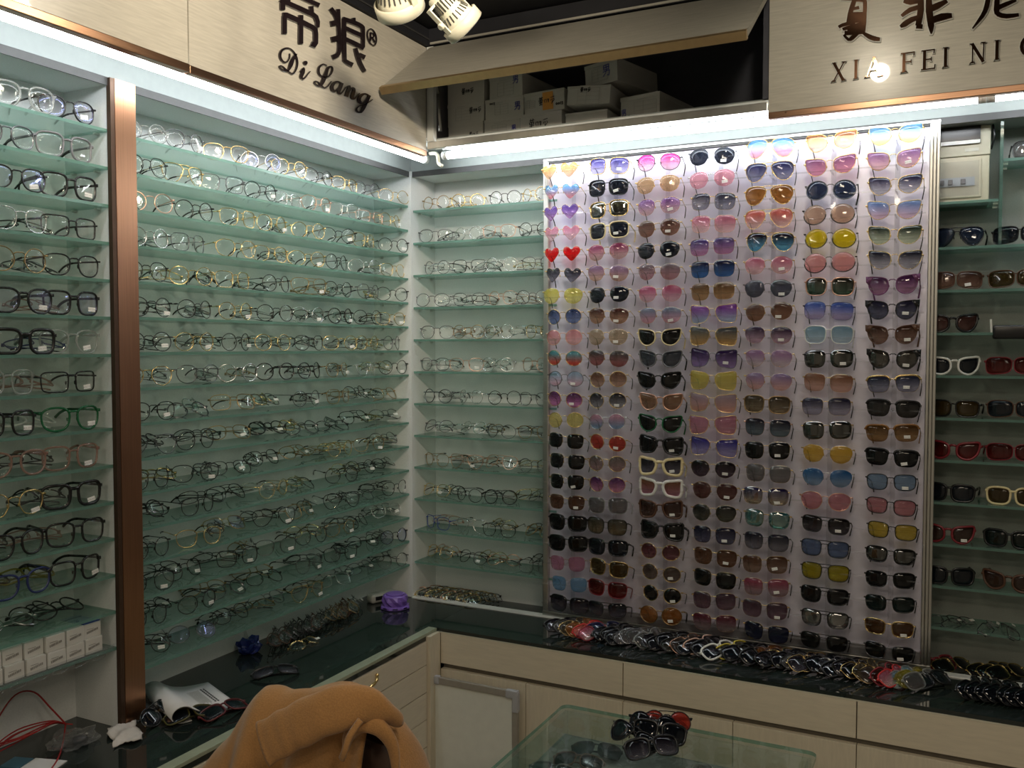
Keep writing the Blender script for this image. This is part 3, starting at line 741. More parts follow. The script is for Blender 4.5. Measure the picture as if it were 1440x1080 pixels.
for r in range(22):                              # clear rods, one per row
    z0 = 2.2215-.0699*r-.006
    bm = bmesh.new(); box(bm, .578-L.x, 1.764-L.x, -.0735-L.y, -.0705-L.y, z0-.002-L.z, z0+.002-L.z)
    obj('clear_rod', bm, M_CLEAR, rk)
for c in range(7):                               # clear uprights carrying the rods
    xm = (CX0[c]+CX1[c])/2
    bm = bmesh.new(); box(bm, xm-.006-L.x, xm+.006-L.x, -.0700-L.y, .0035-L.y, .745-L.z, 2.262-L.z)
    bm.free()
    bm = bmesh.new()
    box(bm, xm-.007-L.x, xm+.007-L.x, .0005-L.y, .0035-L.y, .745-L.z, 2.262-L.z)
    for r in range(22):
        z0 = 2.2215-.0699*r-.006
        box(bm, xm-.0012-L.x, xm+.0012-L.x, -.0704-L.y, .0004-L.y, z0-.003-L.z, z0+.003-L.z)
    obj('clear_bracket', bm, M_CLEAR, rk)

# lens colours (top -> bottom)
LC = dict(
 ko=((.78, .38, .12), (.75, .55, .38)), bp=((.18, .48, .85), (.85, .42, .48)), pl=((.20, .10, .50), (.55, .35, .65)), pk=((.85, .35, .50), (.88, .72, .78)), red=((.80, .01, .015), (.80, .02, .02)),
 kg=((.03, .03, .05), (.30, .30, .38)), ye=((.75, .72, .15), (.80, .78, .35)), nb=((.05, .08, .22), (.25, .33, .55)), rose=((.80, .38, .40), (.82, .55, .55)), tri=((.10, .40, .45), (.70, .12, .08)),
 pb=((.42, .58, .72), (.80, .58, .65)), bur=((.14, .03, .14), (.72, .30, .58)), yl=((.68, .62, .22), (.72, .66, .28)), k=((.012, .012, .014), (.02, .02, .02)), br=((.13, .06, .035), (.20, .11, .07)),
 pp=((.52, .24, .36), (.60, .32, .44)), bl=((.20, .38, .58), (.26, .46, .66)),
 nv=((.05, .04, .20), (.50, .48, .66)), kk=((.015, .02, .03), (.03, .035, .05)), ol=((.10, .10, .05), (.02, .02, .02)), bg=((.48, .10, .22), (.72, .55, .52)), mb=((.35, .20, .36), (.72, .52, .42)),
 bt=((.12, .04, .03), (.58, .38, .26)), be=((.50, .40, .28), (.56, .46, .34)), gr=((.10, .09, .09), (.46, .18, .18)), bro=((.20, .09, .05), (.55, .38, .30)), kgr=((.03, .03, .04), (.42, .42, .45)),
 bpk=((.68, .38, .48), (.35, .50, .68)), rd2=((.50, .06, .04), (.52, .07, .05)), gm=((.22, .19, .18), (.44, .30, .30)), pu=((.14, .03, .16), (.70, .35, .50)), gy=((.20, .20, .20), (.24, .22, .22)), obr=((.12, .11, .08), (.28, .22, .13)), dbr=((.08, .05, .015), (.10, .065, .02)), drd=((.10, .015, .012), (.22, .02, .02)),
 mag=((.60, .04, .25), (.85, .62, .70)), tan=((.58, .38, .20), (.66, .48, .30)), ppb=((.32, .14, .42), (.76, .56, .56)), brn=((.14, .07, .05), (.36, .20, .15)), rg=((.26, .18, .20), (.56, .32, .34)), mg2=((.58, .12, .24), (.80, .58, .64)), bgp=((.25, .30, .42), (.80, .48, .55)),
 dg=((.05, .06, .08), (.12, .13, .15)), brc=((.30, .17, .09), (.36, .22, .14)), kgl=((.012, .010, .020), (.20, .19, .24)), bpk2=((.30, .13, .06), (.50, .24, .30)), dkb=((.06, .025, .02), (.14, .08, .06)), bu2=((.12, .03, .04), (.26, .11, .13)), gbr=((.10, .07, .055), (.20, .15, .13)), amb=((.42, .17, .04), (.46, .20, .06)),
 pkk=((.80, .36, .44), (.84, .46, .52)), dgy=((.07, .07, .11), (.40, .40, .46)), pkp=((.70, .22, .32), (.88, .66, .66)), pnv=((.12, .08, .28), (.66, .36, .56)), nbl=((.015, .02, .08), (.08, .22, .50)), abr=((.20, .10, .03), (.58, .38, .20)), pbl=((.30, .07, .45), (.55, .66, .80)), gtn=((.12, .14, .14), (.66, .44, .18)), dpu=((.05, .02, .12), (.42, .30, .56)), yy=((.70, .62, .14), (.72, .64, .22)), mp=((.48, .38, .46), (.78, .48, .40)), pm=((.56, .26, .36), (.66, .36, .42)), ind=((.06, .05, .34), (.50, .46, .72)), kpp=((.014, .010, .014), (.12, .08, .11)), brr=((.11, .04, .035), (.18, .08, .07)), dol=((.03, .03, .028), (.12, .12, .09)), dnv=((.02, .02, .06), (.14, .14, .22)), brb=((.13, .06, .03), (.24, .13, .08)), mbu=((.10, .05, .08), (.26, .16, .20)), bcl=((.18, .02, .05), (.48, .40, .42)),
 nvg=((.04, .04, .12), (.34, .34, .44)), abn=((.34, .14, .03), (.48, .22, .06)), cor=((.75, .18, .14), (.82, .62, .58)), kbl=((.02, .015, .03), (.16, .50, .72)), dkg=((.08, .09, .12), (.14, .15, .19)), brp=((.16, .08, .05), (.36, .20, .12)), ppk=((.07, .04, .09), (.66, .48, .56)), mpw=((.40, .22, .42), (.74, .66, .68)), lpc=((.36, .26, .46), (.80, .54, .50)), olb=((.10, .08, .05), (.30, .24, .15)), dtl=((.03, .03, .05), (.20, .26, .30)), knv=((.03, .02, .14), (.44, .36, .24)), tea=((.02, .18, .20), (.10, .30, .26)), kcl=((.025, .025, .05), (.26, .25, .28)), bcl2=((.14, .06, .03), (.36, .26, .20)), pcl=((.42, .09, .16), (.44, .34, .36)), nvd=((.01, .015, .05), (.05, .06, .13)),
 ort=((.66, .30, .12), (.80, .64, .52)), mpk=((.32, .12, .26), (.72, .34, .46)), dnv2=((.03, .045, .09), (.05, .07, .12)), tn2=((.62, .42, .30), (.66, .46, .34)), yel=((.78, .62, .015), (.80, .66, .03)), pnk=((.80, .38, .38), (.82, .44, .44)), kgn=((.03, .03, .02), (.02, .09, .05)), bll=((.08, .16, .56), (.66, .58, .76)), tlp=((.26, .44, .52), (.60, .72, .78)), kmr=((.018, .018, .016), (.035, .035, .03)), bpc=((.30, .14, .07), (.76, .52, .44)), nkl=((.04, .04, .08), (.50, .48, .58)), yam=((.70, .46, .06), (.72, .50, .12)), blt=((.03, .16, .40), (.30, .42, .55)), pkr=((.58, .26, .30), (.62, .30, .33)), kkg=((.014, .010, .012), (.10, .09, .10)), stl=((.12, .17, .30), (.16, .22, .36)), yol=((.40, .34, .02), (.44, .37, .03)), gmr=((.10, .095, .09), (.16, .15, .14)),
 bye=((.20, .48, .78), (.80, .80, .40)), mpp=((.38, .18, .38), (.84, .56, .58)), nvk=((.04, .04, .10), (.58, .58, .64)), bpp=((.22, .34, .62), (.82, .62, .72)), gng=((.04, .06, .04), (.66, .74, .56)), klg=((.03, .03, .05), (.58, .58, .64)), fpu=((.10, .03, .10), (.52, .30, .44)), fnv=((.03, .03, .06), (.16, .17, .24)), fbr=((.08, .035, .02), (.34, .22, .17)), fko=((.04, .035, .025), (.12, .11, .09)), wnv=((.04, .05, .10), (.40, .40, .50)), wdk=((.03, .03, .028), (.06, .055, .05)), wbr=((.14, .07, .02), (.42, .26, .12)), stb=((.22, .32, .44), (.26, .36, .48)), pnk2=((.50, .22, .24), (.54, .26, .28)), yol2=((.52, .40, .06), (.55, .43, .08)), kgrn=((.008, .018, .018), (.014, .03, .028)), bdk=((.10, .045, .015), (.12, .055, .02)))
LCN = dict(ko='orange-brown', bp='blue and pink', pl='purple', pk='pink', red='bright red', kg='black', ye='pale yellow', nb='navy', rose='clear rose', tri='teal, yellow and red', pb='pale blue', bur='plum', yl='yellow', k='black', br='brown', pp='dusty pink', bl='blue',
 nv='navy to lilac', kk='black', ol='olive black', bg='burgundy', mb='mauve and beige', bt='brown', be='beige', gr='grey and red', bro='brown', kgr='black to grey', bpk='pink and blue', rd2='orange-red', gm='grey mauve', pu='purple and pink', gy='grey', obr='olive brown', dbr='dark brown', drd='dark red',
 mag='magenta', tan='tan', ppb='violet and beige', brn='brown', rg='rosy grey', mg2='raspberry', bgp='grey and pink', dg='dark grey', brc='clear brown', kgl='black', bpk2='brown and pink', dkb='dark brown', bu2='burgundy', gbr='grey-brown', amb='amber',
 pkk='pink', dgy='dark grey', pkp='pink', pnv='violet', nbl='navy and blue', abr='amber brown', pbl='purple and blue', gtn='grey and tan', dpu='deep purple', yy='yellow', mp='mauve and peach', pm='rose', ind='indigo', kpp='black', brr='red-brown', dol='dark olive', dnv='dark navy', brb='brown', mbu='mauve', bcl='burgundy',
 nvg='navy', abn='amber', cor='coral', kbl='black and blue', dkg='dark grey', brp='brown', ppk='plum', mpw='mauve', lpc='lilac and peach', olb='olive brown', dtl='dark teal', knv='navy', tea='teal', kcl='black', bcl2='brown', pcl='pink', nvd='dark navy',
 ort='orange', mpk='mauve', dnv2='dark navy', tn2='tan', yel='bright yellow', pnk='pink', kgn='green-black', bll='blue and lilac', tlp='pale teal', kmr='black', bpc='brown', nkl='navy', yam='golden yellow', blt='blue', pkr='pink', kkg='black', stl='steel blue', yol='mustard yellow', gmr='grey mirror',
 bye='blue and yellow', mpp='mauve', nvk='navy', bpp='blue and pink', gng='green', klg='black', fpu='purple', fnv='navy', fbr='brown', fko='black', wnv='navy', wdk='dark grey', wbr='brown', stb='steel blue', pnk2='pink', yol2='yellow', kgrn='green-black', bdk='dark brown')
SN = dict(H='heart', S='square', O='round', A='aviator', P='angular', C='cat-eye', B='butterfly', W='browline', N='half-rim round', L='winged cat-eye', V='navigator', D='rounded')
SK = {  # kits per shape code: a, b half sizes
 ('H', 0): kit('heart', .0245, .0245, .014, 'rimless'), ('S', 0): kit('soft', .0285, .0262, .014, 'rimless'), ('S', 1): kit('soft', .0280, .0262, .014, 'thin'), ('S', 2): kit('soft', .0285, .0262, .014, 'acetate'),
 ('O', 0): kit('round', .0252, .0252, .018, 'wire'), ('O', 2): kit('round', .0290, .0280, .014, 'thin'), ('A', 0): kit('aviator', .0310, .0285, .013, 'wire'), ('P', 0): kit('poly', .0285, .0270, .014, 'rimless'), ('P', 1): kit('poly', .0285, .0270, .014, 'wire'),
 ('C', 0): kit('cat', .0295, .0260, .013, 'wire'), ('C', 2): kit('cat', .0290, .0262, .014, 'acetate'), ('B', 0): kit('butterfly', .0310, .0285, .012, 'wire'), ('B', 3): kit('butterfly', .0290, .0270, .014, 'thick'), ('B', 4): kit('butterfly', .0285, .0265, .016, 'broad'),
 ('W', 0): kit('brow', .0285, .0240, .016, 'wire', 'brow'), ('N', 0): kit('round', .0300, .0285, .013, 'wire', 'half'), ('L', 2): kit('cat', .0275, .0265, .014, 'thin', 'flare'),
 ('V', 1): kit('soft', .0265, .0240, .018, 'thin', 'navigator'), ('D', 0): kit('soft', .0275, .0262, .015, 'rimless'), ('D', 1): kit('soft', .0262, .0225, .017, 'thin'), ('R', 0): kit('soft', .0250, .0245, .016, 'rimless')}
SN['R'] = 'soft square'
# column tables: shape+weight, lens, frame, (t = tag)
T = [
 "H0 ko gold,H0 bp gold,H0 pl gold,H0 pk gold,H0 red gold,H0 kg gold,P0 ye gold,O0 nb gold,O0 rose rose_gold,O0 tri gold,O0 pb gunmetal t,O0 bur gold t,O0 yl gold,R0 k gold,R0 k gold,R0 k gold t,R0 br gold t,S2 k black,S2 k black,R0 pp clear_pink,R0 bl clear,S2 kgl black",
 "S1 nv gold t,S1 kk black t,S1 ol gold,S2 kk cream t,P0 bg gold,P0 mb gold t,P0 kk gold t,P0 bt gold t,P0 be gold t,P0 gr gold,O0 bro gold,O0 kgr gold t,O0 bpk silver,O0 rd2 gold t,O0 gm gold,O0 pu gold,S1 gy clear,S1 obr black,S2 kk black,S1 dbr gold,S1 drd dark_red,V1 kgl matte_black",
 "P1 mag black,P0 tan gold,P0 ppb gold t,P0 brn gold t,P0 kk gold t,P0 rg gold,P0 mg2 gold,P0 bgp gold t,C2 k cream,C2 dg grey,C2 k black,C2 brc rose_gold,C2 k green,B3 k black t,B4 kgl cream t,B4 bpk2 white,B3 dkb brown t,B3 k black t,O0 bu2 gold,O0 gbr gold t,O0 k gold t,O2 amb bronze t",
 "P0 kk gunmetal t,P0 pkk silver t,S0 dgy gold,S0 pkp gold,S0 pnv gold,S0 nbl gold,S0 abr gold,B0 pbl gold,B0 gtn gold,B0 dpu gunmetal t,B0 yy gold,B0 mp gold,B0 pm gold,B0 ind gold,P0 kpp gold t,P0 brr gold t,P0 dol gold,D0 dnv gold t,D0 brb gold t,D0 k gold,D0 mbu gold,D0 bcl gold",
 "A0 bp gold,A0 nvg gold,A0 abn gold,A0 cor gold,A0 kbl gold,P0 pkp gold t,P0 dkg gunmetal t,P0 brp gold t,P0 ppk gold t,P0 mpw gold,P0 lpc gold,S1 olb bronze,D0 dtl rose_gold,D0 k gold t,D0 gy gold,D0 knv gold t,D0 tea gold,D0 kcl gunmetal,D0 bcl2 gold t,D0 pcl gold t,D0 mbu gold t,D0 nvd gold",
 "C0 ort gold,C0 mpk gold,O2 dnv2 grey,N0 tn2 black,N0 yel black,N0 pnk black,S1 kgn rose_gold,S0 bll black,S1 tlp white,S0 kmr black t,S0 bpc gold,S0 nkl gold,S0 kmr gold,P0 yam gold,P0 blt silver,P1 pkr rose_gold,V1 kkg matte_black t,V1 stl black,V1 yol black,V1 k black,V1 gmr black,V1 k matte_black",
 "C0 bye gold,C0 mpp gold t,C0 nvk gold,C0 bpp gold,C0 gng gold,C0 klg gold,L2 fpu purple,L2 fnv black t,L2 fbr brown t,L2 fko black t,W0 wnv gold t,W0 wdk black,W0 wbr tortoise t,W0 k black t,D1 stb black t,D1 pnk2 black,D1 yol2 black,D1 kmr black,D1 k black,D1 kgrn black,D1 bdk gold t,D1 k gunmetal t"]
COLN = ['leftmost', 'second', 'third', 'middle', 'fifth', 'sixth', 'rightmost']
MIRROR = {'tea': .25, 'kmr': .12, 'gmr': .22, 'knv': .15, 'ol': .15, 'fko': .06, 'kgn': .1}
for c, colspec in enumerate(T):
    for r, ent in enumerate(colspec.split(',')):
        p_ = ent.split(); sh, wt = p_[0][0], int(p_[0][1]); lk, fk = p_[1], p_[2]
        K = SK[(sh, wt)]
        x = CX0[c]+(CX1[c]-CX0[c])*r/21+rnd(-.003, .003); z = CZ[c]-CP[c]*r
        lm = lens_mat(LC[lk][0], LC[lk][1], .22, 1.0, (1, 1, 1), MIRROR.get(lk, 0.))
        th = {0: 'wire', 1: 'thin', 2: 'acetate', 3: 'thick', 4: 'thick'}[wt]
        arm_m = F[fk] if fk in F else F['gold']
        tip = F['black'] if fk in ('gold', 'silver', 'gunmetal', 'rose_gold', 'bronze', 'black', 'matte_black', 'grey') else arm_m
        if fk == 'black' and wt == 0: arm_m = F['gunmetal']
        lb = f'{LCN[lk]} {SN[sh]} sunglasses in {ORD[r+1]} row, {COLN[c]} column of the pearl panel'
        eyewear('sunglasses', lb, 'sunglasses', 'sunglasses on the pearl white panel', K, (x, -.0805, z-K['b']), (rnd(-.05, .02), rnd(-.05, .05), rnd(-.06, .06)),
                F[fk], lm, arm_m, tip, th, .16, .05, .32, length=.068, drop=.030, tag=1 if 't' in p_[3:] else 0, scale=({'H': 1.14, 'P': 1.10, 'A': 1.02}.get(sh, 1.07), 1, 1.0))
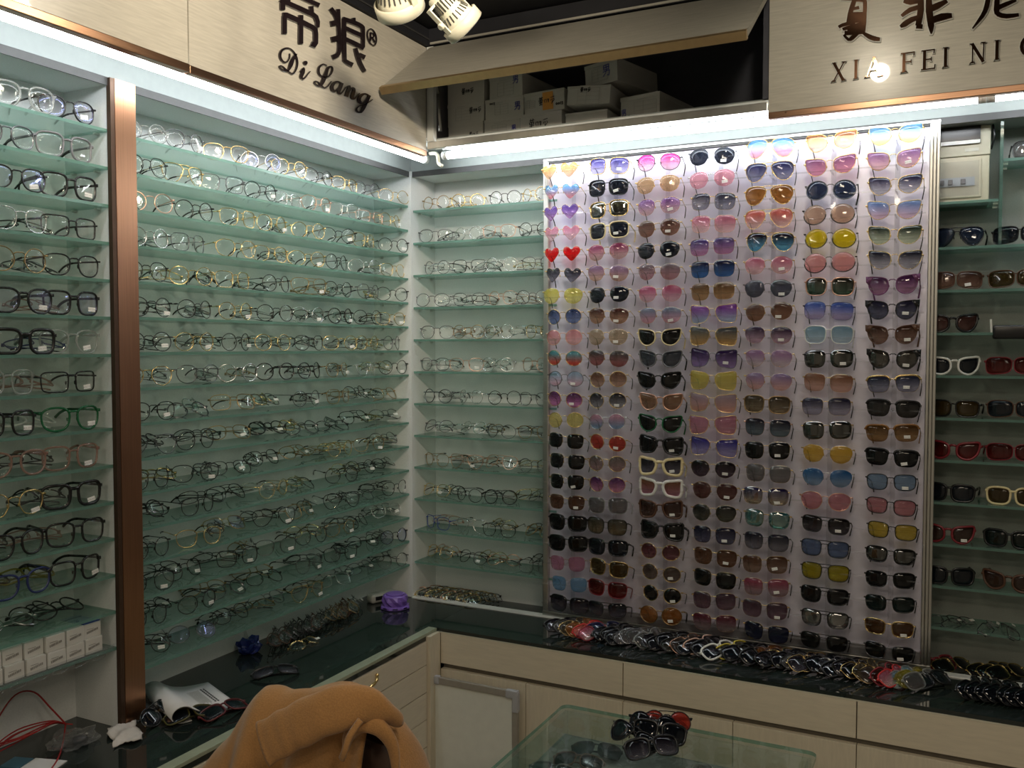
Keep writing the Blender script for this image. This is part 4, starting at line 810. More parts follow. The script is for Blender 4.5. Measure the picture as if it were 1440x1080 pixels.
SIGN = {"di":[[[[-931.7,2590.5],[-860.6,2594.7],[-782.4,2598.1]],[[-924.6,2603.6],[-853.0,2608.1],[-774.2,2611.9]]],[[[-867.7,2634.9],[-865.8,2620.0]],[[-848.9,2642.5],[-847.0,2627.6]]],[[[-916.3,2589.8],[-920.6,2565.9]],[[-900.2,2594.1],[-904.6,2570.0]]],[[[-823.6,2587.5],[-821.7,2571.7]],[[-805.3,2594.5],[-803.3,2578.6]]],[[[-925.1,2544.6],[-924.8,2563.8]],[[-944.0,2538.4],[-943.7,2557.6]]],[[[-947.5,2559.8],[-923.2,2558.4],[-861.7,2560.5],[-813.4,2561.9],[-802.9,2560.8],[-795.9,2551.9],[-794.6,2538.0]],[[-937.4,2574.5],[-914.2,2573.3],[-852.8,2575.7],[-803.2,2577.4],[-785.4,2573.7],[-777.4,2559.6],[-779.2,2542.8]]],[[[-919.4,2482.2],[-918.7,2523.4],[-917.4,2530.0]],[[-937.4,2476.7],[-936.7,2517.8],[-936.3,2525.0]]],[[[-934.3,2520.8],[-924.9,2524.3],[-870.9,2525.5],[-816.4,2525.3],[-807.2,2524.2],[-805.2,2515.2],[-806.1,2490.9],[-801.9,2491.8],[-810.5,2494.4]],[[-934.1,2534.7],[-917.5,2539.7],[-861.3,2541.4],[-805.6,2540.6],[-788.7,2536.0],[-785.4,2521.6],[-786.5,2495.4],[-799.7,2479.4],[-821.4,2477.6]]],[[[-868.5,2548.9],[-869.2,2523.1],[-871.2,2469.8]],[[-850.6,2554.6],[-850.7,2528.8],[-852.3,2475.2]]]],"lang":[[[[-733.7,2607.6],[-727.5,2604.5],[-720.1,2600.4],[-714.0,2596.8],[-708.9,2592.6],[-704.5,2585.9],[-701.3,2580.0]],[[-718.4,2620.0],[-711.6,2617.0],[-703.2,2612.7],[-697.1,2607.8],[-691.9,2601.8],[-688.6,2593.4],[-686.8,2586.4]]],[[[-698.8,2620.6],[-698.8,2604.4],[-698.3,2581.6],[-696.7,2554.4],[-695.4,2528.5],[-695.2,2512.2],[-696.6,2501.2],[-700.3,2494.6],[-704.7,2490.8],[-714.2,2485.2],[-723.4,2480.7]],[[-681.7,2626.4],[-681.0,2610.4],[-679.9,2587.9],[-677.9,2560.6],[-676.2,2534.5],[-676.4,2517.3],[-678.4,2504.4],[-683.3,2493.7],[-692.4,2484.4],[-705.6,2476.0],[-716.2,2470.4]]],[[[-724.5,2563.4],[-707.5,2570.7],[-690.2,2578.1]],[[-728.8,2576.5],[-711.8,2583.9],[-694.6,2591.3]]],[[[-721.3,2518.8],[-703.3,2526.8],[-685.2,2534.9]],[[-726.8,2531.4],[-708.9,2539.5],[-690.9,2547.6]]],[[[-671.1,2602.5],[-671.3,2576.7],[-671.5,2543.8],[-671.6,2512.4],[-671.2,2487.1],[-670.8,2477.8],[-662.6,2474.5],[-645.2,2472.5],[-628.4,2471.6]],[[-653.6,2608.1],[-653.5,2582.3],[-653.3,2549.3],[-653.5,2517.7],[-653.0,2492.4],[-652.7,2486.1],[-651.8,2487.4],[-634.8,2486.5],[-618.1,2486.6]]],[[[-671.2,2593.9],[-667.9,2594.6],[-659.1,2595.9],[-638.7,2598.3],[-615.6,2600.5],[-596.7,2601.8],[-582.5,2601.4],[-579.5,2602.3],[-577.6,2596.7],[-577.4,2570.2],[-578.2,2544.7]],[[-667.0,2608.4],[-662.4,2609.3],[-652.3,2610.8],[-631.2,2613.4],[-607.1,2615.8],[-586.5,2616.8],[-570.2,2616.0],[-560.7,2612.7],[-559.1,2602.8],[-559.2,2575.6],[-560.4,2549.7]]],[[[-663.7,2570.8],[-619.7,2572.2],[-574.3,2573.7]],[[-655.0,2585.0],[-610.6,2586.6],[-565.0,2588.2]]],[[[-664.5,2537.8],[-643.7,2538.2],[-617.1,2538.5],[-591.1,2538.7],[-570.8,2538.9]],[[-655.0,2552.8],[-634.1,2553.2],[-607.1,2553.7],[-581.0,2553.6],[-560.8,2553.4]]],[[[-624.6,2618.6],[-623.9,2611.8],[-623.1,2605.1]],[[-608.1,2624.6],[-607.3,2617.8],[-606.5,2611.1]]],[[[-616.5,2530.2],[-614.1,2523.1],[-609.6,2513.1],[-602.7,2501.8],[-593.8,2489.9],[-581.4,2479.3],[-571.1,2471.8]],[[-601.0,2537.1],[-596.9,2530.9],[-590.9,2521.8],[-584.0,2510.8],[-575.7,2499.7],[-564.4,2489.3],[-554.8,2481.5]]],[[[-556.3,2526.8],[-571.6,2526.4],[-586.8,2526.1]],[[-566.5,2511.4],[-581.5,2511.6],[-596.2,2511.8]]]],"reg":[[[[-530.9,2604.9],[-531.9,2578.1]],[[-525.0,2606.6],[-526.1,2579.8]]],[[[-529.1,2603.0],[-514.1,2603.6],[-513.4,2598.7],[-515.9,2594.3],[-527.3,2593.2]],[[-526.9,2606.4],[-510.3,2606.8],[-508.3,2599.8],[-514.7,2591.8],[-528.9,2589.9]]],[[[-523.1,2591.7],[-508.8,2579.9]],[[-518.5,2594.5],[-503.6,2583.1]]],[[[-500.3,2596.2],[-499.8,2590.0],[-501.0,2584.1],[-503.5,2579.0],[-507.2,2574.9],[-511.4,2572.2],[-516.1,2570.8],[-521.6,2570.6],[-527.2,2571.9],[-532.6,2574.7],[-537.1,2578.8],[-540.5,2583.9],[-542.5,2589.7],[-542.9,2595.7],[-541.8,2601.5],[-539.3,2606.6],[-535.8,2610.6],[-531.6,2613.4],[-526.9,2614.9],[-521.5,2615.1],[-515.8,2613.9],[-510.4,2611.1],[-505.8,2607.1],[-502.3,2601.9],[-500.3,2596.0]],[[-495.5,2597.8],[-495.0,2591.4],[-496.2,2585.0],[-499.2,2579.0],[-503.8,2573.9],[-510.1,2569.9],[-517.2,2567.7],[-524.3,2567.5],[-530.8,2569.0],[-536.7,2572.1],[-541.5,2576.5],[-545.1,2581.9],[-547.2,2587.9],[-547.6,2594.3],[-546.4,2600.6],[-543.6,2606.5],[-539.0,2611.6],[-532.9,2615.6],[-525.9,2617.9],[-518.8,2618.2],[-512.2,2616.8],[-506.2,2613.8],[-501.3,2609.5],[-497.6,2604.0],[-495.5,2597.9]]]],"D":[[[[-908.6,2432.4],[-909.0,2428.8],[-909.5,2424.0],[-911.0,2419.4],[-913.8,2415.1],[-917.7,2410.8],[-921.5,2407.6],[-925.0,2405.9],[-928.4,2405.1],[-931.6,2405.2],[-935.0,2406.5],[-938.3,2408.7],[-940.6,2411.5],[-941.8,2414.8],[-942.0,2418.7],[-941.2,2422.4],[-939.6,2426.3],[-936.9,2430.3],[-933.4,2433.9],[-929.1,2437.4],[-923.7,2440.6],[-918.1,2443.1],[-912.7,2444.2],[-907.2,2444.5],[-901.7,2443.8],[-896.3,2442.0],[-890.9,2439.2],[-886.4,2435.7],[-883.1,2431.4],[-880.7,2426.3],[-879.4,2421.0],[-879.0,2415.5],[-879.7,2409.7],[-881.2,2404.0],[-883.6,2398.3],[-886.8,2392.7],[-890.2,2388.1],[-893.5,2385.0],[-896.5,2383.0],[-899.3,2382.0],[-902.8,2382.0],[-907.1,2382.9],[-911.1,2383.9],[-913.9,2384.4],[-916.0,2384.9],[-919.1,2385.8],[-924.0,2387.5],[-929.8,2389.6],[-935.3,2391.1],[-940.2,2391.4],[-944.6,2390.9],[-948.4,2389.5],[-950.7,2386.9],[-950.8,2384.3],[-949.3,2382.2],[-946.6,2380.4],[-942.5,2378.9],[-937.8,2378.1],[-932.1,2378.3],[-925.9,2379.2],[-920.6,2380.4],[-916.7,2381.5],[-912.7,2383.6],[-909.1,2386.9],[-904.6,2391.7],[-900.0,2397.6],[-895.3,2404.2],[-892.0,2411.8],[-888.6,2419.7],[-885.4,2426.2],[-882.4,2431.4],[-878.8,2436.1],[-876.3,2439.7]],[[-905.4,2433.3],[-905.3,2429.8],[-905.4,2424.8],[-906.7,2419.6],[-910.0,2414.6],[-914.4,2409.7],[-919.2,2405.7],[-924.1,2403.0],[-929.5,2401.4],[-934.7,2401.1],[-939.6,2402.2],[-944.2,2404.6],[-947.7,2407.7],[-949.7,2411.6],[-950.4,2416.3],[-949.8,2421.3],[-947.2,2426.5],[-943.3,2431.7],[-938.2,2436.5],[-932.0,2440.5],[-925.0,2443.8],[-918.1,2446.0],[-911.6,2447.4],[-905.1,2447.8],[-898.9,2447.0],[-892.7,2445.2],[-886.8,2442.3],[-881.8,2438.7],[-877.7,2434.2],[-874.7,2429.0],[-872.8,2423.4],[-872.3,2417.3],[-873.1,2411.0],[-874.8,2404.7],[-877.8,2398.4],[-881.8,2392.2],[-886.0,2387.1],[-890.2,2383.2],[-894.8,2380.2],[-900.1,2378.4],[-905.4,2378.3],[-910.2,2379.4],[-914.2,2380.3],[-916.9,2381.0],[-919.1,2381.7],[-922.2,2382.7],[-927.1,2384.5],[-932.8,2386.6],[-937.8,2387.9],[-941.8,2388.3],[-945.2,2388.1],[-946.8,2387.7],[-947.0,2387.3],[-947.0,2385.9],[-946.1,2384.4],[-943.5,2383.2],[-939.7,2382.2],[-935.6,2381.8],[-930.8,2382.2],[-925.3,2383.3],[-920.7,2384.7],[-918.2,2385.7],[-917.5,2386.2],[-916.0,2388.1],[-914.3,2392.2],[-912.2,2397.8],[-909.8,2404.0],[-905.7,2411.3],[-901.2,2419.5],[-896.2,2427.1],[-889.6,2433.3],[-883.2,2437.8],[-878.6,2440.6]]]],"i":[[[[-863.8,2394.6],[-858.4,2398.9],[-851.5,2404.7],[-850.1,2405.8],[-854.6,2405.4],[-857.4,2400.5],[-860.4,2395.5],[-862.2,2391.5],[-864.8,2386.8],[-866.3,2381.9],[-864.7,2378.0],[-861.2,2375.6],[-855.8,2375.4],[-850.3,2377.6],[-845.7,2381.0],[-841.4,2384.7],[-837.3,2389.0],[-833.3,2393.8],[-829.7,2398.1],[-825.8,2401.8],[-822.1,2405.1],[-819.6,2407.4]],[[-865.8,2395.2],[-861.9,2400.0],[-856.1,2406.6],[-848.9,2411.8],[-843.7,2407.6],[-844.5,2401.8],[-845.7,2396.2],[-848.9,2391.2],[-852.1,2386.9],[-853.6,2384.4],[-854.2,2382.8],[-854.0,2381.2],[-854.3,2380.5],[-852.8,2380.9],[-849.0,2383.1],[-844.7,2386.0],[-840.7,2389.9],[-836.4,2394.5],[-832.3,2398.8],[-828.1,2402.6],[-824.2,2405.9],[-821.5,2408.2]]],[[[-844.8,2430.2],[-846.2,2429.1],[-847.5,2427.8],[-848.9,2426.4],[-849.3,2425.5],[-849.6,2424.5],[-850.0,2423.5],[-849.6,2422.7],[-849.3,2422.0],[-849.0,2421.2],[-847.6,2420.6],[-846.3,2420.0],[-844.9,2419.7]],[[-838.0,2432.1],[-836.6,2431.8],[-835.3,2431.2],[-833.9,2430.6],[-833.6,2429.8],[-833.3,2429.0],[-832.9,2428.2],[-833.3,2427.3],[-833.6,2426.3],[-834.0,2425.3],[-835.4,2423.9],[-836.8,2422.6],[-838.1,2421.5]]]],"L":[[[[-745.2,2445.8],[-749.9,2446.0],[-756.8,2446.1],[-764.2,2444.7],[-771.4,2441.2],[-778.2,2436.5],[-783.7,2431.3],[-786.9,2425.7],[-788.4,2420.0],[-788.3,2415.0],[-786.3,2410.8],[-782.6,2407.5],[-777.3,2405.3],[-770.1,2404.8],[-761.7,2405.4],[-753.4,2407.3],[-745.6,2410.2],[-738.1,2414.3],[-731.4,2419.0],[-725.6,2424.4],[-720.9,2430.4],[-717.5,2435.8],[-716.4,2440.5],[-716.8,2444.5],[-718.6,2447.2],[-722.1,2448.7],[-726.9,2448.5],[-731.8,2447.2],[-736.8,2445.4],[-742.2,2442.1],[-747.5,2436.9],[-752.4,2429.4],[-757.1,2420.8],[-761.6,2413.0],[-765.1,2406.5],[-768.6,2400.4],[-772.0,2394.9],[-773.8,2390.1],[-774.8,2386.9],[-773.9,2386.2],[-775.8,2386.0],[-781.0,2387.1],[-786.5,2387.9],[-791.6,2388.1],[-796.4,2387.8],[-800.7,2386.6],[-803.9,2383.9],[-805.0,2380.9],[-804.0,2378.2],[-800.9,2376.2],[-796.2,2374.6],[-790.7,2373.8],[-784.7,2374.6],[-779.2,2376.1],[-774.9,2376.9],[-770.3,2376.4],[-764.5,2375.2],[-757.6,2375.5],[-750.9,2378.6],[-745.1,2382.9],[-739.6,2387.7],[-733.5,2393.6],[-727.4,2400.2],[-723.3,2404.8]],[[-746.4,2443.8],[-751.3,2443.5],[-757.9,2443.1],[-763.5,2441.8],[-768.3,2438.8],[-773.1,2434.6],[-776.3,2430.6],[-778.4,2426.5],[-779.4,2422.0],[-779.2,2418.1],[-778.2,2414.8],[-776.0,2411.9],[-772.7,2410.0],[-767.4,2409.2],[-760.4,2409.3],[-753.6,2410.4],[-747.2,2412.9],[-740.9,2416.5],[-735.4,2420.6],[-730.9,2425.3],[-727.1,2430.7],[-724.6,2435.3],[-723.0,2439.1],[-722.7,2442.4],[-723.2,2444.5],[-725.1,2444.9],[-727.8,2444.5],[-730.6,2443.5],[-732.9,2441.9],[-734.9,2439.8],[-737.1,2436.5],[-739.6,2430.2],[-742.3,2421.8],[-745.3,2413.7],[-749.3,2406.6],[-753.3,2400.0],[-757.0,2394.5],[-761.1,2389.6],[-765.6,2384.7],[-773.3,2380.5],[-780.2,2381.0],[-784.9,2383.3],[-788.9,2385.1],[-793.1,2385.2],[-797.1,2385.0],[-799.3,2384.5],[-799.9,2383.7],[-800.3,2382.2],[-799.7,2380.8],[-797.0,2379.6],[-792.7,2378.5],[-788.5,2378.1],[-784.4,2378.9],[-779.0,2380.5],[-772.4,2381.8],[-766.3,2380.8],[-761.3,2379.3],[-757.4,2379.1],[-753.3,2380.9],[-748.2,2384.5],[-742.7,2388.8],[-736.4,2394.4],[-730.1,2400.8],[-725.6,2405.3]]]],"a":[[[[-674.3,2412.4],[-679.2,2413.1],[-686.4,2414.0],[-694.0,2413.8],[-701.3,2412.2],[-708.6,2409.4],[-715.4,2405.5],[-721.4,2400.3],[-726.5,2394.4],[-730.0,2388.6],[-730.3,2383.3],[-728.3,2379.0],[-724.6,2375.9],[-718.1,2375.5],[-711.0,2377.1],[-704.4,2380.6],[-697.7,2385.7],[-690.8,2392.1],[-684.9,2397.9],[-679.8,2402.7],[-675.5,2407.1],[-672.6,2410.1]],[[-677.1,2408.9],[-682.2,2409.3],[-689.1,2409.8],[-695.2,2409.4],[-699.8,2407.5],[-704.1,2404.9],[-707.6,2402.1],[-711.0,2398.3],[-714.1,2393.8],[-715.5,2390.4],[-715.8,2387.8],[-714.9,2385.4],[-713.8,2384.3],[-713.5,2383.4],[-711.6,2382.9],[-708.0,2383.7],[-702.4,2387.7],[-695.6,2393.5],[-689.5,2399.1],[-685.0,2403.8],[-681.3,2408.2],[-678.8,2411.2]]],[[[-680.9,2412.8],[-684.3,2407.7],[-689.0,2400.6],[-693.1,2394.3],[-695.4,2389.6],[-697.4,2385.0],[-698.0,2380.6],[-695.1,2377.2],[-690.1,2375.4],[-682.9,2376.7],[-677.1,2380.8],[-671.7,2386.1],[-666.8,2391.3],[-662.3,2396.3],[-658.1,2401.3],[-655.4,2404.9]],[[-668.2,2412.8],[-670.8,2407.7],[-674.5,2400.7],[-677.7,2394.3],[-681.0,2389.6],[-683.4,2386.1],[-684.4,2384.4],[-684.8,2382.7],[-684.5,2381.2],[-684.5,2380.3],[-681.0,2382.5],[-675.3,2387.1],[-669.8,2392.0],[-665.2,2396.8],[-661.0,2401.7],[-658.0,2405.2]]]],"n":[[[[-655.9,2403.2],[-650.0,2405.8],[-642.7,2409.1],[-642.8,2409.4],[-645.4,2408.6],[-649.0,2403.3],[-653.2,2397.0],[-656.7,2389.9],[-660.6,2382.4],[-663.4,2377.1]],[[-657.4,2404.5],[-652.5,2408.1],[-645.1,2412.9],[-635.5,2415.6],[-633.1,2410.2],[-635.0,2404.0],[-637.0,2397.8],[-640.3,2390.7],[-644.0,2383.1],[-646.6,2377.7]]],[[[-647.0,2388.9],[-641.2,2394.4],[-633.5,2401.8],[-627.1,2406.8],[-624.0,2407.7],[-621.5,2407.5],[-620.9,2407.0],[-622.0,2405.2],[-624.6,2400.9],[-627.6,2396.2],[-629.8,2391.6],[-632.4,2386.5],[-633.7,2381.3],[-630.5,2377.6],[-624.9,2375.8],[-617.3,2377.2],[-611.1,2381.1],[-605.6,2386.1],[-600.5,2391.0],[-595.2,2395.9],[-590.0,2400.8],[-586.5,2404.2]],[[-651.3,2389.8],[-646.4,2395.5],[-639.1,2403.4],[-631.7,2410.0],[-623.5,2413.5],[-615.9,2414.1],[-610.4,2411.9],[-609.2,2407.3],[-610.4,2402.0],[-611.8,2397.1],[-614.4,2392.1],[-617.0,2387.7],[-617.9,2385.4],[-618.6,2383.9],[-618.5,2382.4],[-618.7,2381.5],[-615.2,2383.2],[-609.3,2387.4],[-603.4,2392.0],[-597.9,2396.6],[-592.7,2401.4],[-589.0,2404.8]]]],"g":[[[[-539.2,2410.7],[-543.9,2411.3],[-550.9,2412.0],[-559.0,2411.3],[-567.6,2409.2],[-576.4,2405.7],[-584.5,2401.4],[-590.6,2396.0],[-595.1,2390.3],[-597.9,2385.0],[-597.9,2380.1],[-595.8,2376.0],[-591.4,2373.2],[-584.3,2372.8],[-576.3,2374.0],[-568.2,2377.3],[-561.0,2382.6],[-554.4,2389.0],[-548.6,2394.8],[-543.0,2399.8],[-538.1,2404.3],[-534.6,2407.4]],[[-542.2,2407.0],[-547.0,2407.3],[-553.5,2407.6],[-559.5,2406.9],[-565.0,2404.3],[-570.8,2400.7],[-574.9,2397.2],[-578.2,2393.9],[-580.8,2390.2],[-582.0,2387.2],[-582.4,2384.8],[-581.8,2382.8],[-580.7,2381.7],[-579.0,2380.5],[-575.5,2379.9],[-571.4,2380.5],[-566.1,2384.3],[-559.7,2390.2],[-553.8,2396.0],[-549.1,2401.0],[-545.2,2405.6],[-542.7,2408.8]]],[[[-541.9,2410.9],[-546.5,2405.5],[-552.8,2397.7],[-559.1,2389.6],[-563.8,2381.8],[-568.3,2374.1],[-572.8,2367.0],[-577.3,2360.3],[-581.7,2354.3],[-585.3,2350.6],[-589.1,2348.7],[-594.3,2347.5],[-598.3,2347.3],[-600.0,2348.7],[-600.7,2351.4],[-599.8,2354.5],[-596.8,2357.7],[-591.7,2361.7],[-585.2,2365.6],[-577.4,2368.9],[-567.6,2372.4],[-556.7,2377.3],[-543.3,2385.3],[-529.0,2394.5],[-518.9,2401.2]],[[-529.4,2410.1],[-533.0,2404.7],[-538.3,2396.9],[-543.4,2389.1],[-548.4,2381.6],[-553.5,2373.7],[-558.9,2366.2],[-565.0,2359.0],[-571.6,2352.1],[-579.4,2346.2],[-588.7,2343.0],[-596.9,2342.4],[-602.7,2343.6],[-605.9,2346.3],[-606.6,2350.3],[-604.9,2354.6],[-600.7,2359.0],[-594.6,2363.4],[-587.1,2367.7],[-578.4,2371.3],[-568.8,2374.6],[-558.4,2379.1],[-545.4,2386.7],[-531.1,2395.7],[-520.8,2402.3]]]],"xia":[[[[1544.7,2586.8],[1560.1,2583.3],[1580.2,2579.5],[1601.3,2578.0],[1617.8,2577.3]],[[1544.9,2593.5],[1560.2,2590.5],[1579.9,2587.1],[1600.6,2585.2],[1617.0,2584.1]]],[[[1578.4,2592.9],[1574.0,2581.1],[1568.9,2566.6],[1565.7,2555.2],[1563.2,2544.3],[1561.3,2531.6],[1560.2,2521.7]],[[1588.6,2587.5],[1585.2,2575.4],[1581.0,2560.6],[1577.5,2549.8],[1574.8,2539.7],[1572.7,2527.8],[1571.3,2518.3]]],[[[1580.3,2576.7],[1591.5,2574.8],[1602.6,2572.1],[1602.6,2572.7],[1602.5,2570.0],[1602.7,2557.5],[1602.2,2542.5],[1602.2,2529.2],[1601.9,2516.6],[1600.6,2503.2],[1599.3,2493.0]],[[1579.8,2586.1],[1591.3,2585.1],[1604.0,2582.9],[1611.5,2577.1],[1613.2,2568.6],[1613.2,2555.4],[1612.5,2540.4],[1612.3,2527.2],[1611.9,2514.2],[1610.8,2500.4],[1609.9,2490.0]]],[[[1575.0,2553.7],[1584.4,2554.1],[1593.9,2554.6]],[[1573.4,2560.5],[1582.7,2561.7],[1591.9,2562.9]]],[[[1571.9,2540.2],[1590.7,2538.3],[1609.4,2536.5]],[[1571.4,2548.6],[1590.2,2546.3],[1608.9,2544.0]]],[[[1565.8,2531.3],[1587.8,2528.7],[1609.6,2526.2]],[[1565.1,2544.5],[1587.1,2541.9],[1608.9,2539.3]]],[[[1564.3,2519.7],[1587.2,2518.2],[1609.8,2516.8]],[[1563.3,2534.1],[1586.3,2531.1],[1609.0,2528.1]]],[[[1542.7,2510.2],[1545.3,2511.6],[1551.7,2513.3],[1568.5,2514.6],[1584.1,2515.4]],[[1538.2,2516.9],[1541.5,2519.3],[1549.1,2522.0],[1566.0,2524.7],[1581.4,2526.7]]],[[[1551.4,2502.9],[1562.3,2502.9],[1577.2,2503.4],[1594.9,2505.7],[1609.3,2507.8]],[[1549.7,2509.8],[1560.0,2512.0],[1574.3,2514.7],[1591.9,2517.0],[1606.3,2519.0]]],[[[1563.7,2496.8],[1586.3,2493.8],[1608.7,2490.9]],[[1562.8,2506.3],[1585.2,2506.1],[1607.4,2506.0]]],[[[1607.2,2496.2],[1597.6,2495.4],[1584.6,2495.1],[1569.1,2498.2],[1556.2,2501.3]],[[1609.1,2485.6],[1599.1,2485.7],[1585.3,2486.4],[1569.2,2487.6],[1556.1,2488.9]]],[[[1587.3,2493.8],[1580.6,2489.0],[1572.7,2483.8],[1569.2,2480.2],[1567.9,2478.9],[1562.3,2485.0],[1556.9,2492.4]],[[1593.4,2486.0],[1587.2,2480.2],[1579.6,2474.0],[1573.1,2471.1],[1564.9,2472.5],[1557.3,2480.9],[1551.9,2488.9]]],[[[1602.7,2484.9],[1608.5,2478.6],[1616.4,2471.2],[1624.2,2466.4],[1632.0,2462.7],[1640.6,2461.0],[1647.0,2460.3]],[[1606.6,2490.6],[1613.4,2486.3],[1621.6,2481.3],[1628.1,2477.4],[1634.4,2474.3],[1641.7,2471.1],[1647.6,2468.7]]]],"fei":[[[[1738.4,2570.3],[1739.4,2551.9],[1739.6,2529.0],[1737.3,2506.3],[1734.7,2488.4]],[[1753.2,2568.5],[1754.5,2549.7],[1755.2,2525.2],[1751.9,2501.4],[1748.4,2483.4]]],[[[1703.9,2553.3],[1710.1,2549.0],[1721.2,2544.5],[1738.1,2545.1],[1752.2,2546.4]],[[1706.9,2563.6],[1712.3,2562.0],[1720.5,2560.6],[1736.1,2558.8],[1750.3,2557.8]]],[[[1702.6,2515.0],[1711.7,2520.1],[1723.7,2525.4],[1739.3,2528.5],[1752.9,2530.1]],[[1698.0,2521.5],[1706.1,2529.0],[1718.7,2537.3],[1736.1,2540.3],[1750.2,2541.4]]],[[[1699.3,2487.3],[1704.6,2487.6],[1712.3,2489.2],[1720.0,2493.7],[1728.8,2497.9],[1741.9,2502.1],[1753.4,2505.3]],[[1696.1,2493.5],[1699.5,2497.3],[1704.9,2502.3],[1712.8,2506.8],[1723.2,2511.6],[1738.3,2513.8],[1750.7,2514.7]]],[[[1759.7,2566.9],[1759.3,2545.9],[1759.6,2519.7],[1762.7,2498.6],[1765.5,2481.5],[1769.2,2468.8],[1772.3,2460.2]],[[1772.6,2564.9],[1774.4,2543.8],[1776.8,2518.3],[1778.9,2498.2],[1780.9,2480.5],[1778.2,2467.4],[1774.9,2459.7]]],[[[1769.9,2516.1],[1778.1,2518.4],[1789.6,2522.0],[1802.4,2529.1],[1812.6,2535.4]],[[1763.8,2531.7],[1771.8,2534.3],[1782.6,2538.1],[1796.7,2541.6],[1808.5,2544.3]]],[[[1767.4,2549.5],[1779.1,2550.1],[1790.7,2550.6]],[[1765.3,2563.7],[1777.2,2562.8],[1789.0,2561.9]]],[[[1774.3,2486.4],[1786.8,2488.6],[1801.6,2490.7],[1813.9,2492.7],[1823.4,2494.0]],[[1769.1,2502.1],[1781.4,2505.7],[1797.1,2509.4],[1811.6,2508.1],[1821.9,2506.1]]],[[[1736.4,2479.7],[1744.1,2478.1],[1751.9,2476.4]],[[1738.0,2493.4],[1745.6,2490.4],[1753.1,2487.3]]]],"ni":[[[[1903.6,2547.9],[1901.3,2531.9],[1897.8,2513.2],[1894.8,2501.6],[1889.8,2490.7],[1879.6,2473.9],[1870.5,2459.8]],[[1914.1,2544.2],[1912.2,2527.8],[1909.0,2508.1],[1904.3,2495.4],[1897.4,2483.8],[1884.3,2469.3],[1872.5,2457.8]]],[[[1907.4,2537.2],[1939.9,2533.9],[1972.0,2530.7]],[[1906.3,2551.0],[1938.9,2547.6],[1971.0,2544.3]]],[[[1921.8,2530.8],[1920.4,2515.8],[1919.5,2498.9],[1921.3,2488.8],[1927.5,2480.9],[1936.8,2475.5],[1948.8,2472.1],[1964.4,2472.0],[1977.3,2473.0]],[[1933.1,2527.7],[1932.6,2512.8],[1932.6,2496.8],[1932.6,2492.0],[1933.2,2490.8],[1939.2,2487.0],[1948.5,2483.9],[1963.2,2482.0],[1976.1,2481.2]]],[[[1932.3,2496.9],[1939.8,2499.8],[1950.1,2503.4],[1961.8,2508.0],[1971.2,2511.8]],[[1927.7,2508.4],[1935.5,2510.8],[1946.0,2514.0],[1958.5,2516.8],[1968.6,2518.9]]]]}
# ------------------------------------------------------------------ raised lettering on the sign panels (metres x1000 along the board and up)
def ribbon(bm, strip, plane, d0, d1, M=None):
    """solid stroke: two edge lines L, R in board coordinates, standing from d0 to d1 off the board"""
    Lp, Rp = strip
    def pt(q, d):
        if plane == 'x': return Vector((FX+d, q[0]/1000, q[1]/1000))
        return Vector((q[0]/1000, -FX-d, q[1]/1000))
    rows = []
    for a, b in zip(Lp, Rp): rows.append([bm.verts.new(pt(a, d0)), bm.verts.new(pt(b, d0)), bm.verts.new(pt(b, d1)), bm.verts.new(pt(a, d1))])
    for u, v in zip(rows, rows[1:]):
        for i in range(4): bm.faces.new((u[i], u[(i+1) % 4], v[(i+1) % 4], v[i]))
    bm.faces.new(rows[0][::-1]); bm.faces.new(rows[-1])
def widen(strip, g):
    Lp, Rp = strip; A, B = [], []
    for a, b in zip(Lp, Rp):
        v = Vector((a[0]-b[0], a[1]-b[1])); v = v.normalized()*g if v.length else Vector((0, 0))
        A.append([a[0]+v.x, a[1]+v.y]); B.append([b[0]-v.x, b[1]-v.y])
    for A_, k, j in ((0, 0, 1), (0, -1, -2)):
        m0 = Vector(((A[k][0]+B[k][0])/2, (A[k][1]+B[k][1])/2)); m1 = Vector(((A[j][0]+B[j][0])/2, (A[j][1]+B[j][1])/2))
        d = (m0-m1); d = d.normalized()*g if d.length else Vector((0, 0))
        A[k] = [A[k][0]+d.x, A[k][1]+d.y]; B[k] = [B[k][0]+d.x, B[k][1]+d.y]
    return [A, B]
def clampz(st, zmax=2650.):
    return [[[q[0], min(q[1], zmax)] for q in e] for e in st]
def letter(key, parent, plane, mat, halo=None, th=.006, name='sign_letter'):
    bm = bmesh.new()
    for i, st in enumerate(SIGN[key]): ribbon(bm, clampz(st), plane, .0015, th+i*.00012+(.002 if halo else 0))
    bmesh.ops.transform(bm, matrix=Matrix.Translation(-parent.location), verts=bm.verts)
    o = obj(name, bm, mat, parent)
    if halo:
        bm = bmesh.new()
        for i, st in enumerate(SIGN[key]): ribbon(bm, clampz(widen(st, halo), 2653.), plane, .0004, .0048+i*.00005)
        bmesh.ops.transform(bm, matrix=Matrix.Translation(-parent.location), verts=bm.verts)
        h_ = obj('letter_backing', bm, M_HALO, o)
for k in ('di', 'lang', 'reg', 'D', 'i', 'L', 'a', 'n', 'g'): letter(k, fl2, 'x', M_LETTERDK)
for k in ('xia', 'fei', 'ni'): letter(k, fr1, 'y', M_LETTER, 2.6)
